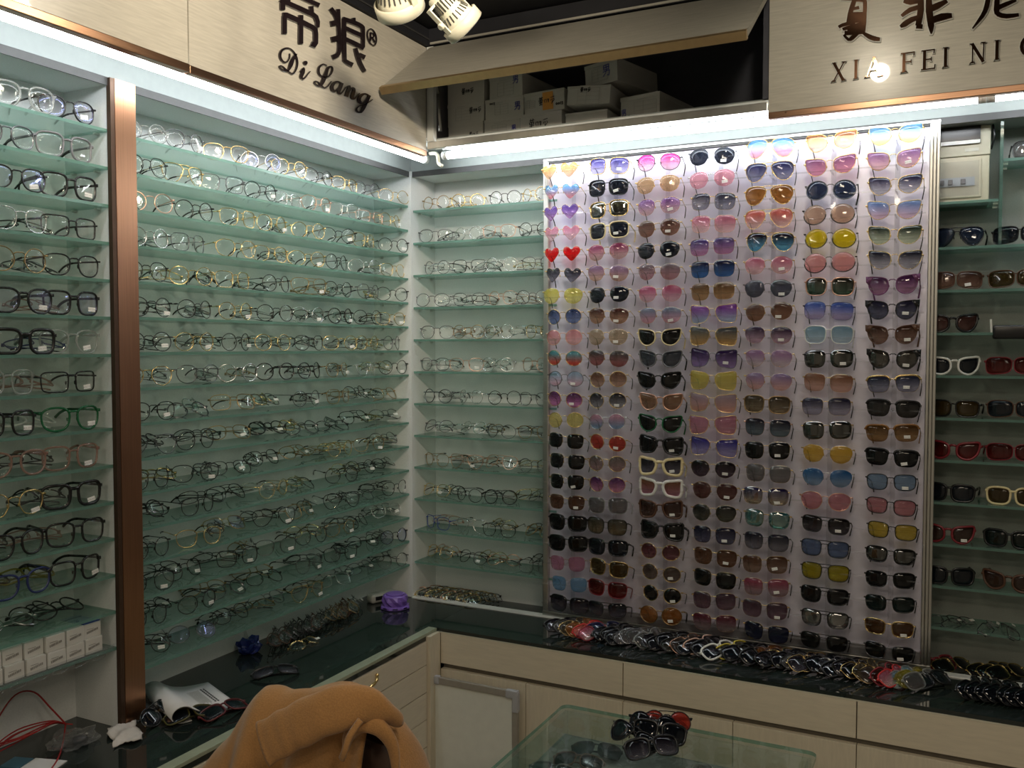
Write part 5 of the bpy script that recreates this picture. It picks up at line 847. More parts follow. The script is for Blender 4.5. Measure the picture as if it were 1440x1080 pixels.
# serif capitals XIA FEI NI C
def cap(ch, x0, x1, z0, z1):
    w, h = (x1-x0)*1000, (z1-z0)*1000; X = lambda u: x0*1000+u*w; Z = lambda v: z0*1000+v*h
    out = []
    def bar(ax, az, bx, bz, t):
        a = Vector((X(ax), Z(az))); b = Vector((X(bx), Z(bz))); d = (b-a).normalized(); n = Vector((-d.y, d.x))*t/2
        out.append([[list(a+n), list(b+n)], [list(a-n), list(b-n)]])
    def serif(u, v, s=.5): 
        t = s*min(w, 34)/2; a = Vector((X(u)-t*.8, Z(v))); b = Vector((X(u)+t*.8, Z(v))); n = Vector((0, 1.3))
        q = -1 if v > .5 else 1
        out.append([[list(a), [X(u)-2.4, Z(v)+q*3.2], [X(u)+2.4, Z(v)+q*3.2], list(b)], [[a.x, a.y+q*.9], [X(u)-2.4, Z(v)], [X(u)+2.4, Z(v)], [b.x, b.y+q*.9]]])
    TK, TN = 7.2, 2.6
    if ch == 'X':
        bar(.14, 1, .84, 0, TK); bar(.88, 1, .12, 0, TN)
        for u, v in ((.16, 1), (.86, 1), (.12, 0), (.84, 0)): serif(u, v, .42)
    if ch == 'I': bar(.5, 0, .5, 1, TK); serif(.5, 0, 1.1); serif(.5, 1, 1.1)
    if ch == 'A':
        bar(.48, 1, .84, 0, TK); bar(.48, .97, .12, 0, TN); bar(.24, .36, .70, .36, TN); serif(.12, 0, .42); serif(.84, 0, .46)
    if ch == 'F':
        bar(.24, 0, .24, 1, TK); bar(.02, .975, .95, .975, TN); bar(.24, .52, .72, .52, TN); bar(.93, 1, .90, .80, TN); bar(.72, .62, .72, .42, TN*.8); serif(.24, 0, .6)
    if ch == 'E':
        bar(.24, 0, .24, 1, TK); bar(.02, .975, .92, .975, TN); bar(.24, .52, .70, .52, TN); bar(.02, .025, .95, .025, TN); bar(.90, 1, .87, .80, TN); bar(.93, 0, .96, .22, TN); bar(.70, .62, .70, .42, TN*.8)
    if ch == 'N':
        bar(.16, 0, .16, 1, TN); bar(.12, 1, .86, 0, TK); bar(.86, 0, .86, 1, TN); serif(.16, 0, .42); serif(.08, 1, .3); serif(.86, 1, .42)
    if ch == 'C':
        pts = [(.5+.5*math.cos(t), .5+.52*math.sin(t), t) for t in [PI*.22+i*(PI*1.56)/14 for i in range(15)]]
        A, B = [], []
        for u, v, t in pts:
            k = 1.2+3.2*abs(math.cos(t)) if math.cos(t) < .3 else 1.6
            A.append([X(u)+k*math.cos(t), Z(v)+k*math.sin(t)]); B.append([X(u)-k*math.cos(t), Z(v)-k*math.sin(t)])
        out.append([A, B]); bar(.88, .86, .9, .68, TN)
    return out
for i, (ch, x0, x1, z0, z1) in enumerate([('X', 1.5239, 1.5606, 2.3665, 2.418), ('I', 1.5799, 1.5939, 2.367, 2.4185), ('A', 1.6098, 1.6565, 2.3675, 2.4195), ('F', 1.6997, 1.7362, 2.368, 2.4197),
                                ('E', 1.7501, 1.7859, 2.3675, 2.4193), ('I', 1.8017, 1.8169, 2.3682, 2.4196), ('N', 1.8669, 1.9031, 2.370, 2.420), ('I', 1.9224, 1.9357, 2.3706, 2.4204), ('C', 1.9849, 2.0249, 2.371, 2.421)]):
    SIGN['cap%d' % i] = cap(ch, x0, x1, z0, z1); letter('cap%d' % i, fr1, 'y', M_LETTER, 2.0)
# screw cap on the trim
bm = bmesh.new(); lathe(bm, [(.003, 0), (.0028, .0015), (.001, .002)], 10, M=Matrix.Translation(Vector((.05, -.0065, .012))) @ Matrix.Rotation(PI/2, 4, 'X')); obj('screw_head', bm, M_COPPER, fr1)

# ------------------------------------------------------------------ white track spotlights
def spotlight(label, loc, aim, roll=0., s=1., lit=False):
    """spotlight hanging from the ceiling: yoke arm, finned body, deep ring; +Z local = beam direction"""
    r = empty('track_spotlight', label, 'spotlight', loc)
    q = Vector(aim).normalized().to_track_quat('Z', 'Y'); Mq = q.to_matrix().to_4x4() @ Matrix.Rotation(roll, 4, 'Z') @ Matrix.Scale(s, 4)
    def put(bm): bmesh.ops.transform(bm, matrix=Mq, verts=bm.verts)
    bm = bmesh.new(); lathe(bm, [(.046, .000), (.050, .002), (.050, .026), (.047, .028), (.044, .026), (.043, .004), (.040, .002)], 36, cap=False)
    put(bm); obj('front_ring', bm, M_LAMPW, r, True)
    bm = bmesh.new(); lathe(bm, [(.004, -.075), (.022, -.074), (.026, -.070), (.028, -.030), (.040, -.004), (.0435, .006), (.042, .012), (.030, -.018), (.001, -.022)], 36); put(bm)
    obj('reflector_body', bm, M_LAMPW, r, True)
    bm = bmesh.new()
    for k in range(22):
        a = 2*PI*k/22
        M = Matrix.Rotation(a, 4, 'Z') @ Matrix.Translation((.0285, 0, -.05))
        box(bm, -.0015, .0015, -.0011, .0011, -.014, .014, M=M)
        M = Matrix.Rotation(a, 4, 'Z') @ Matrix.Translation((.0352, 0, -.016)) @ Matrix.Rotation(.43, 4, 'Y')
        box(bm, -.0012, .0012, -.0012, .0012, -.009, .009, M=M)
    put(bm); obj('vent_slots', bm, M_LAMPDK, r)
    bm = bmesh.new()                                            # side struts from ring up to the yoke
    for sx in (-1, 1):
        box(bm, sx*.048-.002, sx*.048+.002, -.007, .007, -.062, .004, bevel=.001)
    box(bm, -.050, .050, -.007, .007, -.066, -.0605, bevel=.001); put(bm); obj('yoke', bm, M_LAMPW, r)
    for sx in (-1, 1):
        bm = bmesh.new(); lathe(bm, [(.008, 0), (.008, .005), (.006, .007)], 14, M=Matrix.Translation((sx*.050, 0, -.022)) @ Matrix.Rotation(sx*PI/2, 4, 'Y')); put(bm); obj('tilt_knob', bm, M_LAMPW, r)
    top = Mq @ Vector((0, 0, -.064)); bm = bmesh.new(); up = 2.719-loc[2]
    tube(bm, [top, (top.x, top.y, top.z+.02), (top.x, top.y, up)], .009, 10); obj('stem', bm, M_LAMPW, r, True)
    if lit:
        bm = bmesh.new(); lathe(bm, [(.001, .0101), (.040, .010)], 24); put(bm); obj('glowing_lens', bm, emit('warm_spot_glow', (1, .90, .70), 130.), r)
    return r
spotlight('white ceiling spotlight seen from below beside the taller tilted one', (.6505, -1.052, 2.455), (-.15, .75, -.62), .5, 1.2)
spotlight('white ceiling spotlight tilted sharply, its ring turned to lower right', (.8006, -1.023, 2.392), (.42, .66, -.60), PI*.45, 1.0)

# ------------------------------------------------------------------ counters
CT = .680
lc = empty('counter', 'low counter with dark glass top and five slim drawers below the left cabinets', 'counter', (.06, -1.2, FZ))
child_box('glass_top', lc, -.1555, .257, -2.6, -.0240, .6685, CT, M_GLASSBLACK)
child_box('edge_trim', lc, .2575, .290, -2.6, -.294, .6705, CT+.0008, M_GLASSEDGE, .0015)
child_box('shadow_strip', lc, .237, .287, -2.6, -.358, .6555, .670, M_GLASSBLACK)
child_box('carcass', lc, -.155, .272, -2.6, -.006, FZ, .6545, M_GAP)
child_box('corner_post', lc, .2725, .3025, -.3565, -.2915, FZ, .669, M_CREAMV)
zz = [.653, .572, .480, .388, .296, .19, .08, -.03]
for i in range(len(zz)-1):
    d = child_box('drawer_front', lc, .2725, .290, -1.26, -.358, zz[i+1]+.003, zz[i], M_CREAM, .001)
    child_box('drawer_front', lc, .2725, .290, -2.2, -1.264, zz[i+1]+.003, zz[i], M_CREAM, .001)
    if i == 0:                                             # ornate gilt handle
        L = lc.location; bm = bmesh.new(); hy = [-.760, -.745, -.730, -.705, -.680, -.662, -.648]
        hz = [.627, .622, .624, .632, .636, .641, .648]; hx = [.293, .300, .306, .310, .309, .304, .293]
        pts = catmull([(hx[k]-L.x, hy[k]-L.y, hz[k]-L.z-.012) for k in range(7)], 4)
        tube(bm, pts, [.0035+.002*abs(math.sin(k*.55)) for k in range(len(pts))], 8)
        for k in (0, 6): bmesh.ops.create_icosphere(bm, subdivisions=2, radius=.006, matrix=Matrix.Translation((hx[k]-L.x+.002, hy[k]-L.y, hz[k]-L.z-.012)))
        obj('gilt_handle', bm, F['gold'], d, True)
rc = empty('counter', 'low cream counter with black glass top running below the sunglasses panel', 'counter', (1.5, -.15, FZ))
child_box('glass_top', rc, .2905, 2.6, -.288, -.0240, .6685, CT, M_GLASSBLACK)
child_box('glass_top', rc, .2578, .290, -.2935, -.0240, .6685, CT-.0003, M_GLASSBLACK)
child_box('edge_trim', rc, .300, 2.6, -.2905, -.270, .664, .668, M_CREAMEDGE)
child_box('carcass', rc, .303, 2.6, -.270, -.006, FZ, .6638, M_GAP)
for a, b in ((.303, .9505), (.9535, 1.6225), (1.6255, 2.30)): child_box('drawer_front', rc, a, b, -.290, -.2705, .5615, .6636, M_CREAM, .001)
for a, b in ((.303, .6205), (.6225, .951), (.953, 1.287), (1.289, 1.6235), (1.6255, 1.96), (1.962, 2.30)): child_box('door', rc, a, b, -.290, -.2705, -.03, .5425, M_CREAMV, .001)
# sliding track along the back of the counter
t = boxobj('sliding_track', .0125, 2.58, -.0235, .0115, .6625, .6838, M_TRACK, None, .002); tagit(t, 'aluminium sliding track, whitened for the tube reflection, along the counter under the sunglasses panel', 'track')

# whiteboard leaning against the counter
wb = empty('whiteboard', 'small whiteboard with grey plastic corners standing against the cream counter', 'whiteboard', (.445, -.325, FZ))
def wchild(n, x0, x1, z0, z1, y0, y1, m, bev=.002): return child_box(n, wb, x0, x1, y0, y1, z0, z1, m, bev)
M_WBF = pbr('whiteboard_frame', (.36, .34, .30), .4, .3, var=.06); M_WBC = pbr('grey_corner_plastic', (.42, .43, .46), .4, var=.05)
wchild('writing_surface', .292, .598, .02, .515, -.325, -.319, pbr('enamel_white', (.72, .74, .68), .3, var=.03, scale=30), 0)
wchild('frame_rail', .283, .607, .505, .527, -.331, -.317, M_WBF); wchild('frame_rail', .283, .607, .0, .022, -.331, -.317, M_WBF)
wchild('frame_rail', .281, .297, .022, .505, -.331, -.317, M_WBF); wchild('frame_rail', .592, .612, .022, .505, -.331, -.317, M_WBF)
for cx in (.286, .604):
    for cz in (.512, .014):
        s = 1 if cx < .4 else -1; q = 1 if cz < .3 else -1
        bm = bmesh.new(); L = wb.location
        box(bm, min(cx-s*.008, cx+s*.034)-L.x, max(cx-s*.008, cx+s*.034)-L.x, -.334-L.y, -.3155-L.y, cz-q*.017-.0125*0-L.z if q > 0 else cz-.008-L.z, (cz+.008 if q > 0 else cz+.018)-L.z, bevel=.003)
        box(bm, cx-.010-L.x, cx+.010-L.x, -.3342-L.y, -.3153-L.y, (cz-.01 if q > 0 else cz-.052)-L.z, (cz+.052 if q > 0 else cz+.012)-L.z, bevel=.003)
        obj('corner_cap', bm, M_WBC, wb)
wchild('tray_clip', .276, .302, .255, .285, -.336, -.3315, M_CREAMEDGE)

# ------------------------------------------------------------------ glass display table in the foreground
TZ = .620
tb = empty('display_table', 'glass topped display table in the foreground with sunglasses lying inside', 'table', (1.21, -.86, FZ))
L = tb.location
def rrect(x0, x1, y0, y1, r, n=6):
    o = []
    for cx, cy, a0 in ((x1-r, y1-r, 0), (x0+r, y1-r, PI/2), (x0+r, y0+r, PI), (x1-r, y0+r, 1.5*PI)):
        for k in range(n+1): a = a0+PI/2*k/n; o.append((cx+r*math.cos(a), cy+r*math.sin(a)))
    return o
TX0, TX1, TY0, TY1 = .872, 1.560, -1.16, -.560
bm = bmesh.new(); o_ = rrect(TX0, TX1, TY0, TY1, .022)
a_ = [bm.verts.new((x-L.x, y-L.y, TZ-.010-L.z)) for x, y in o_]; b_ = [bm.verts.new((x-L.x, y-L.y, TZ-L.z)) for x, y in o_]
bm.faces.new(a_[::-1]); bm.faces.new(b_)
for i in range(len(o_)):
    j = (i+1) % len(o_); f = bm.faces.new((a_[i], a_[j], b_[j], b_[i])); f.material_index = 1
obj('glass_top', bm, [M_TABLEGLASS, M_TABLEEDGE], tb)
for x0, x1, y0, y1 in ((.884, .892, -1.14, -.576), (1.540, 1.548, -1.14, -.576), (.8925, 1.5395, -.584, -.576), (.8925, 1.5395, -1.14, -1.132)):
    child_box('glass_side', tb, x0, x1, y0, y1, .542, TZ-.0103, M_TABLEGLASS)
child_box('display_deck', tb, .882, 1.550, -1.142, -.574, .522, .541, pbr('grey_felt_deck', (.20, .21, .19), .8, var=.15, scale=60))
child_box('base_cabinet', tb, .90, 1.53, -1.13, -.59, FZ, .521, M_CREAM)

# ------------------------------------------------------------------ chair with the camel coat
ch = empty('chair', 'dark brown leather chair back under the camel coat', 'chair', (.80, -1.55, FZ))
L = ch.location
M_LEATH = pbr('brown_leather', (.060, .036, .026), .45, var=.15, scale=60, bump=.2)
bm = bmesh.new(); rows = []
for k in range(11):                                        # rounded upright back
    v = k/10; z = .36+v*.53; hw = .235*(1-.28*max(0, (v-.55)/.45)**2.2); th = .035-.012*v; y = -1.545+.06*v
    n = 20; ring = []
    for q in range(n):
        a = 2*PI*q/n; ring.append(bm.verts.new((.775+math.copysign(abs(math.cos(a))**.5, math.cos(a))*hw-L.x, y+math.copysign(abs(math.sin(a))**.8, math.sin(a))*th-.02*math.cos(a)**2-L.y, z-L.z)))
    rows.append(ring)
for a_, b_ in zip(rows, rows[1:]):
    for q in range(20): f = bm.faces.new((a_[q], a_[(q+1) % 20], b_[(q+1) % 20], b_[q])); f.smooth = True
bm.faces.new(rows[0][::-1]); bm.faces.new(rows[-1])
obj('backrest', bm, M_LEATH, ch)
child_box('seat', ch, .56, .99, -2.05, -1.62, .30, .38, M_LEATH, .02)
for x in (.585, .965):
    for y in (-2.01, -1.66):
        bm = bmesh.new(); tube(bm, [(x-L.x, y-L.y, .2995-L.z), (x-L.x, y-L.y, .0)], .016, 10); obj('leg', bm, M_ALUDK, ch)
for x in (.64, .91):
    bm = bmesh.new(); tube(bm, [(x-L.x, -1.64-L.y, .33-L.z), (x-L.x, -1.562-L.y, .40-L.z)], .014, 8); obj('back_support', bm, M_ALUDK, ch)

M_COAT = pbr('camel_wool', (.40, .20, .065), .85, var=.12, scale=320, bump=.35, sheen=.25)
ct = empty('coat', 'camel wool coat draped over the brown chair back beside the left counter', 'coat', (.80, -1.53, .62))
L = ct.location
# silhouette of the draped top edge: (x, z) on the plane of the chair back
TOP = [(.455, .74), (.50, .80), (.545, .845), (.582, .905), (.618, .946), (.65, .953), (.675, .950), (.71, .958), (.745, .966), (.79, .985), (.825, .992), (.86, .980), (.90, .957), (.93, .930), (.955, .895), (.974, .845), (.982, .79)]
TOPC = catmull([(x, 0, z) for x, z in TOP], 4)
NT = len(TOPC)
bm = bmesh.new(); grid = []
NV = 30
for i, p in enumerate(TOPC):
    u = i/(NT-1); colv = []
    hem = .30+.05*math.sin(u*9)
    for j in range(NV+1):
        v = j/NV*2-1                                        # -1 camera side hem, 0 ridge, +1 far side hem
        s = abs(v); drop = s**1.05
        z = p.z-(p.z-hem)*max(0, drop-.02)
        side = -1 if v < 0 else 1
        bulge = .062*(1-math.exp(-s*9))+.05*s
        fold = .014*math.sin(u*24+1.7*math.sin(s*3))*min(1, s*4)+.008*math.sin(u*51+s*5)*min(1, s*3)
        # the right shoulder opens around the bare leather
        y = -1.49+side*(bulge+fold)
        x = p.x+(u-.5)*.10*s+.006*math.sin(s*11+u*13)*s
        z += .004*math.sin(u*17)*min(1, s*6)
        colv.append(bm.verts.new((x-L.x, y-L.y, z-L.z)))
    grid.append(colv)
def open_front(u, v): return v < -.10 and .78 < u < .93 and True
for i in range(NT-1):
    for j in range(NV):
        u = (i+.5)/(NT-1); v = (j+.5)/NV*2-1
        if v < -.09 and .735 < u < .875: continue           # opening that shows the chair back
        f = bm.faces.new((grid[i][j], grid[i+1][j], grid[i+1][j+1], grid[i][j+1])); f.smooth = True
body = obj('coat_body', bm, M_COAT, ct, True)
md = body.modifiers.new('cloth_thickness', 'SOLIDIFY'); md.thickness = .010; md.offset = 0
md = body.modifiers.new('soften', 'SUBSURF'); md.levels = 1; md.render_levels = 1
# sleeve folded across the front, cuff at the lower left
def cloth_tube(name, path, hw, hh, seg=20, thick=.0, nrm=(0, -1, .25), capend=True):
    bm = bmesh.new(); P = [Vector(p) for p in path]; n = len(P); rings = []
    for i, p in enumerate(P):
        t = (P[min(i+1, n-1)]-P[max(i-1, 0)]).normalized(); N = Vector(nrm); N = (N-t*N.dot(t)).normalized(); S = t.cross(N).normalized()
        ring = []
        for k in range(seg):
            a = 2*PI*k/seg; c, s = math.cos(a), math.sin(a)
            ring.append(bm.verts.new(p+S*(hw[i]*math.copysign(abs(c)**.75, c))+N*(hh[i]*math.copysign(abs(s)**.9, s))-L))
        rings.append(ring)
    for a, b in zip(rings, rings[1:]):
        for k in range(seg): f = bm.faces.new((a[k], a[(k+1) % seg], b[(k+1) % seg], b[k])); f.smooth = True
    inner = [bm.verts.new(v.co*.86+sum((w.co for w in rings[-1]), Vector())/seg*.14) for v in rings[-1]]
    deep = [bm.verts.new(v.co+(P[-3]-P[-1])*.5) for v in inner]
    for A, B in ((rings[-1], inner), (inner, deep)):
        for k in range(seg): bm.faces.new((A[k], A[(k+1) % seg], B[(k+1) % seg], B[k]))
    bm.faces.new(deep); bm.faces.new(rings[0][::-1])
    return obj(name, bm, M_COAT, ct, True)
sl = catmull([(.962, -1.520, .945), (.945, -1.555, .975), (.910, -1.580, .990), (.855, -1.602, .972), (.800, -1.612, .942), (.765, -1.618, .921), (.730, -1.624, .899)], 5)
n = len(sl)
cloth_tube('sleeve', sl, [.008+.033*math.sin(PI/2*min(1, i/(n*.5)))+.0015*math.sin(i*1.1) for i in range(n)], [.010+.010*math.sin(PI*min(1, i/n*1.1))+.001*math.sin(i*1.7) for i in range(n)])
# collar fold lying over the right shoulder
cl = catmull([(.868, -1.560, .890), (.885, -1.572, .925), (.915, -1.575, .953), (.948, -1.568, .950), (.968, -1.555, .915), (.972, -1.55, .860)], 5); n = len(cl)
cloth_tube('collar', cl, [.006+.010*math.sin(PI*i/(n-1)) for i in range(n)], [.005+.005*math.sin(PI*i/(n-1)) for i in range(n)])
# belt loop
bm = bmesh.new(); tube(bm, [Vector(p)-L for p in catmull([(.930, -1.598, .972), (.916, -1.612, .945), (.908, -1.616, .918), (.898, -1.612, .900)], 4)], .0065, 6, rr=.0025); obj('hanging_loop', bm, M_COAT, ct, True)
# ------------------------------------------------------------------ loose things
SUNK = {'shield': kit('shield', .0330, .0250, .006, 'thin'), 'chunky': kit('soft', .0290, .0240, .013, 'thick'), 'cat': kit('cat', .0300, .0250, .014, 'thick'), 'aviator': kit('aviator', .0300, .0270, .013, 'thin'),
        'round': kit('round', .0265, .0255, .016, 'thin', 'double'), 'wire': kit('soft', .0285, .0245, .015, 'wire'), 'square': kit('soft', .0290, .0235, .013, 'acetate')}
def sun(shape, fr, lens, label, group, loc, rot, th='acetate', folded=True, tag=0, tip=None, droop=0.):
    K = SUNK[shape]
    a, b = (1.46, 1.54) if folded else (.08, .08)
    if folded: loc = (loc[0], loc[1], loc[2]+.014*math.sin(-rot[0]))
    return eyewear('sunglasses', label, 'sunglasses', group, K, loc, rot, F[fr], lens_mat(LC[lens][0], LC[lens][1], .22), F[fr], F[tip or fr], th, a, b, droop, length=.118, drop=.022, tag=tag)

# far right cabinet
G4 = 'sunglasses in the far right cabinet'
NR = ['nearest the post', 'second from the post', 'third from the post']
rows4 = [
 [('aviator', 'black', 'dnv2', 0), ('shield', 'black', 'kk', 0)], [('shield', 'brown', 'brn', 1), ('shield', 'brown', 'dbr', 0)],
 [('cat', 'black', 'brr', 0)], [('cat', 'white', 'kk', 0), ('shield', 'dark_red', 'drd', 0)],
 [('square', 'black', 'dbr', 0), ('shield', 'brown', 'kk', 0)], [('cat', 'dark_red', 'drd', 0), ('shield', 'dark_red', 'drd', 0)],
 [('chunky', 'black', 'kk', 0), ('chunky', 'cream', 'dbr', 0)], [('cat', 'dark_red', 'dkb', 1), ('chunky', 'black', 'kgrn', 0)],
 [('chunky', 'black', 'kk', 0), ('cat', 'brown', 'dkb', 0), ('chunky', 'black', 'dol', 0)],
]
for i, row in enumerate(rows4):
    for j, (s, f_, l_, t_) in enumerate(row):
        x = [1.838, 1.995, 2.135][j]+rnd(-.005, .005)
        sun(s, f_, l_, f'{CN.get(f_, f_)} framed {s} sunglasses, {NR[j]} on {ORD[i+1]} shelf, far right cabinet', G4, (x, .030, Z4[i]+.003), (-.06, 0, rnd(-.2, .2)), 'thick', False, t_)
sun('shield', 'black', 'gy', 'dark rimmed shield sunglasses on the high shelf at the right edge', G4, (2.05, .04, 2.157), (-.1, 0, .1), 'thick', False)
# glasses case on the third shelf
def case(label, x, z, c1, c2):
    r = empty('glasses_case', label, 'glasses case', (x, .035, z))
    bm = bmesh.new(); M = Matrix.Translation((0, .03, .020))
    box(bm, -.062, .080, -.026, .028, -.0195, .020, M=M, bevel=.007); obj('body', bm, c1, r, True)
    bm = bmesh.new(); box(bm, -.068, -.0625, -.024, .026, -.0185, .0215, M=M @ Matrix.Rotation(-.06, 4, 'Y')); obj('end_flap', bm, c2, r)
    bm = bmesh.new()
    v = [bm.verts.new(p) for p in ((-.002, .0032, .004), (.022, .0032, .004), (.014, .0032, .019), (.006, .0032, .019), (-.002, .0042, .004), (.022, .0042, .004), (.014, .0042, .019), (.006, .0042, .019))]
    for f in ((0, 1, 2, 3), (7, 6, 5, 4), (0, 4, 5, 1), (1, 5, 6, 2), (2, 6, 7, 3), (3, 7, 4, 0)): bm.faces.new([v[i] for i in f])
    obj('clasp', bm, F['gunmetal'], r)
case('black glasses case with a white end on the third shelf, far right cabinet', 2.00, Z4[2]+.0005, F['black'], F['white'])
for j, x in enumerate((1.84, 1.885, 1.965, 2.020)):
    eyewear('eyeglasses', f'thin folded eyeglasses, {ORD[j+1]} from the post on the lowest shelf, far right cabinet', 'eyeglasses', 'eyeglasses in the far right cabinet', EY['rectangular'], (x, .06, Z4[9]+.004),
            (-1.15, 0, .5+.4*j), F['gunmetal'], M_CLEARLENS, F['silver'], F['black'], 'wire', 1.45, 1.52, 0, length=.11, drop=.018, tag=1)
for j, (x, y, f_, l_) in enumerate([(1.83, .05, 'dark_red', 'drd'), (1.872, .055, 'gold', 'k'), (1.965, .06, 'gold', 'k'), (1.990, .062, 'gold', 'k'), (2.015, .064, 'gold', 'k')]):
    sun('wire' if f_ == 'gold' else 'cat', f_, l_, f'{CN.get(f_, f_)} framed sunglasses, {ORD[j+1]} from the post on the far right cabinet floor', G4, (x, y, .667), (-1.0, 0, .75), 'wire' if f_ == 'gold' else 'acetate')

# breaker boxes
M_BEIGE = pbr('beige_breaker_plastic', (.50, .47, .36), .45, var=.04)
bb = empty('breaker_box', 'beige electrical breaker box with clear window on the short glass shelf', 'breaker box', (1.83, .05, 2.0455))
child_box('body', bb, 1.735, 1.922, .060, .150, 2.0455, 2.178, M_BEIGE, .003)
child_box('window_frame', bb, 1.745, 1.902, .056, .0598, 2.060, 2.168, M_BEIGE, .001)
child_box('breaker_strip', bb, 1.752, 1.885, .052, .0558, 2.093, 2.118, pbr('pale_blue_plastic', (.42, .46, .50), .4))
for k, x in enumerate((1.765, 1.800, 1.822, 1.855)):
    child_box('breaker_switch', bb, x-.006, x+.006, .046, .0518, 2.098, 2.112, F['grey'], .001)
child_box('clear_window', bb, 1.748, 1.896, .0425, .0445, 2.064, 2.162, M_CLEAR)
b2 = empty('breaker_box', 'upper beige electrical box with a dark window under the head rail', 'breaker box', (1.83, .05, 2.1785))
child_box('body', b2, 1.735, 1.924, .056, .150, 2.1787, 2.262, M_BEIGE, .003)
child_box('dark_window', b2, 1.745, 1.898, .050, .0558, 2.213, 2.262, F['black'], .001); child_box('white_strip', b2, 1.745, 1.897, .0485, .0497, 2.212, 2.222, F['white'])
child_box('name_plate', b2, 1.858, 1.894, .0545, .0557, 2.1905, 2.200, pbr('plate_silver', (.55, .54, .46), .4))
bm = bmesh.new(); tube(bm, catmull([(1.929, .06, 2.262), (1.933, .055, 2.235), (1.931, .058, 2.215), (1.925, .07, 2.195)], 4), .003, 6); c_ = obj('power_cable', bm, F['black'], None, True)
tagit(c_, 'short black cable hanging beside the upper breaker box', 'cable')

# sunglasses leaning on the right counter, left to right
G5 = 'sunglasses leaning along the right counter'
R5 = random.Random(5)
NUM = lambda n: ORD[n] if n < 23 else ({2: 'twenty-', 3: 'thirty-', 4: 'forty-'}[n//10]+ORD[n % 10] if n % 10 else {3: 'thirtieth', 4: 'fortieth'}[n//10])
line = [('square', 'black', 'kgl'), ('square', 'matte_black', 'gy'), ('wire', 'gold', 'olb'), ('wire', 'bronze', 'amb'), ('square', 'red', 'cor'), ('square', 'dark_red', 'pkp'), ('wire', 'navy', 'nbl'), ('square', 'black', 'kk'), ('square', 'matte_black', 'kk'), ('chunky', 'black', 'kk'),
        ('square', 'black', 'gy'), ('wire', 'silver', 'gy'), ('wire', 'gunmetal', 'gy'), ('square', 'clear', 'gy'), ('square', 'black', 'kgl'), ('square', 'black', 'kk'), ('chunky', 'black', 'kk'), ('square', 'matte_black', 'dol'), ('wire', 'rose_gold', 'gbr'), ('chunky', 'black', 'kk'), ('square', 'peach', 'kgl'),
        ('chunky', 'black', 'kk'), ('chunky', 'white', 'kk'), ('square', 'yellow', 'ol'), ('square', 'black', 'kk'), ('square', 'black', 'dol'), ('chunky', 'black', 'kk'), ('square', 'brown', 'abn'), ('square', 'black', 'kk'), ('wire', 'gold', 'kgl'), ('square', 'black', 'kk'), ('square', 'black', 'gy'), ('wire', 'gold', 'kgl'), ('wire', 'gold', 'k'),
        ('square', 'black', 'kk'), ('wire', 'silver', 'kk'), ('chunky', 'black', 'kk'), ('square', 'black', 'kgl'), ('wire', 'gold', 'k'), ('wire', 'gold', 'olb'), ('wire', 'bronze', 'gbr'), ('square', 'dark_red', 'drd'), ('square', 'red', 'pkp'), ('square', 'clear', 'tlp'), ('square', 'clear_yellow', 'yol'), ('square', 'clear', 'gy'), ('chunky', 'black', 'kk')]
x = .705
for j, (s, f_, l_) in enumerate(line):
    if s == 'chunky' and f_ == 'white': x += .012
    y = -.132+R5.uniform(-.010, .012); yaw = PI/2-R5.uniform(.35, .75)
    sun(s, f_, l_, f'{CN.get(f_, f_)} framed {LCN[l_]} lens sunglasses, {NUM(j+1)} from the corner in the right counter row', G5, (x, y-.02, CT+.004), (-R5.uniform(.75, 1.05), R5.uniform(-.06, .06), yaw),
        {'wire': 'wire', 'chunky': 'thick'}.get(s, 'acetate'), True, 1 if j in (23, 24, 26, 28, 30, 31, 36, 41, 42, 44) else 0)
    x += .0235+R5.uniform(-.003, .003)+(.012 if f_ == 'white' else 0)
for j in range(7):
    sun('square', 'black', 'kk', f'black sunglasses in the separate row at the counter right end, {ORD[j+1]} from left', G5, (1.925+.024*j, -.160, CT+.004), (-.8, 0, PI/2-.5+rnd(-.1, .1)), 'acetate', True, j == 0, 'gold')

# folded frames along the back of the left counter
G6 = 'eyeglasses along the back of the left counter'
for j in range(20):
    shape, c = R5.choice(['rectangular', 'square', 'panto', 'thick rectangular']), R5.choice(['black', 'gunmetal', 'black', 'brown', 'bronze'])
    spec_(shape, c, f'folded {CN[c]} {shape} eyeglasses behind the left counter, {ORD[20-j]} from the purple pot', G6, 'x', -.665+.0225*j, CT+.004, .060+R5.uniform(-.01, .01), -R5.uniform(.8, 1.05), R5.uniform(.35, .7), True, tag=1 if j % 3 == 1 else 0)
eyewear('eyeglasses', 'gold rimmed eyeglasses lying alone in the middle of the left dark counter', 'eyeglasses', None, EY['oval'], (.028, -.630, CT+.004), (-1.25, 0, PI/2-.1), F['gold'], M_CLEARLENS, F['gold'], F['gold'], 'wire', .9, 1.5, 0, length=.115, drop=.015, tag=1)
# gold and black frames on the floor of the corner cabinet
for j in range(16):
    c = ['rose_gold', 'gold', 'black', 'black', 'gold', 'black', 'bronze', 'black'][j % 8]
    spec_('rectangular' if j % 2 else 'thick rectangular', c, f'folded {CN[c]} eyeglasses leaning on the corner cabinet floor, {ORD[j+1]} from the column', 'eyeglasses stacked on the corner cabinet floor', 'y', .060+.0165*j, .666, .045+R5.uniform(-.004, .004),
          -.95, PI/2-.55, True)

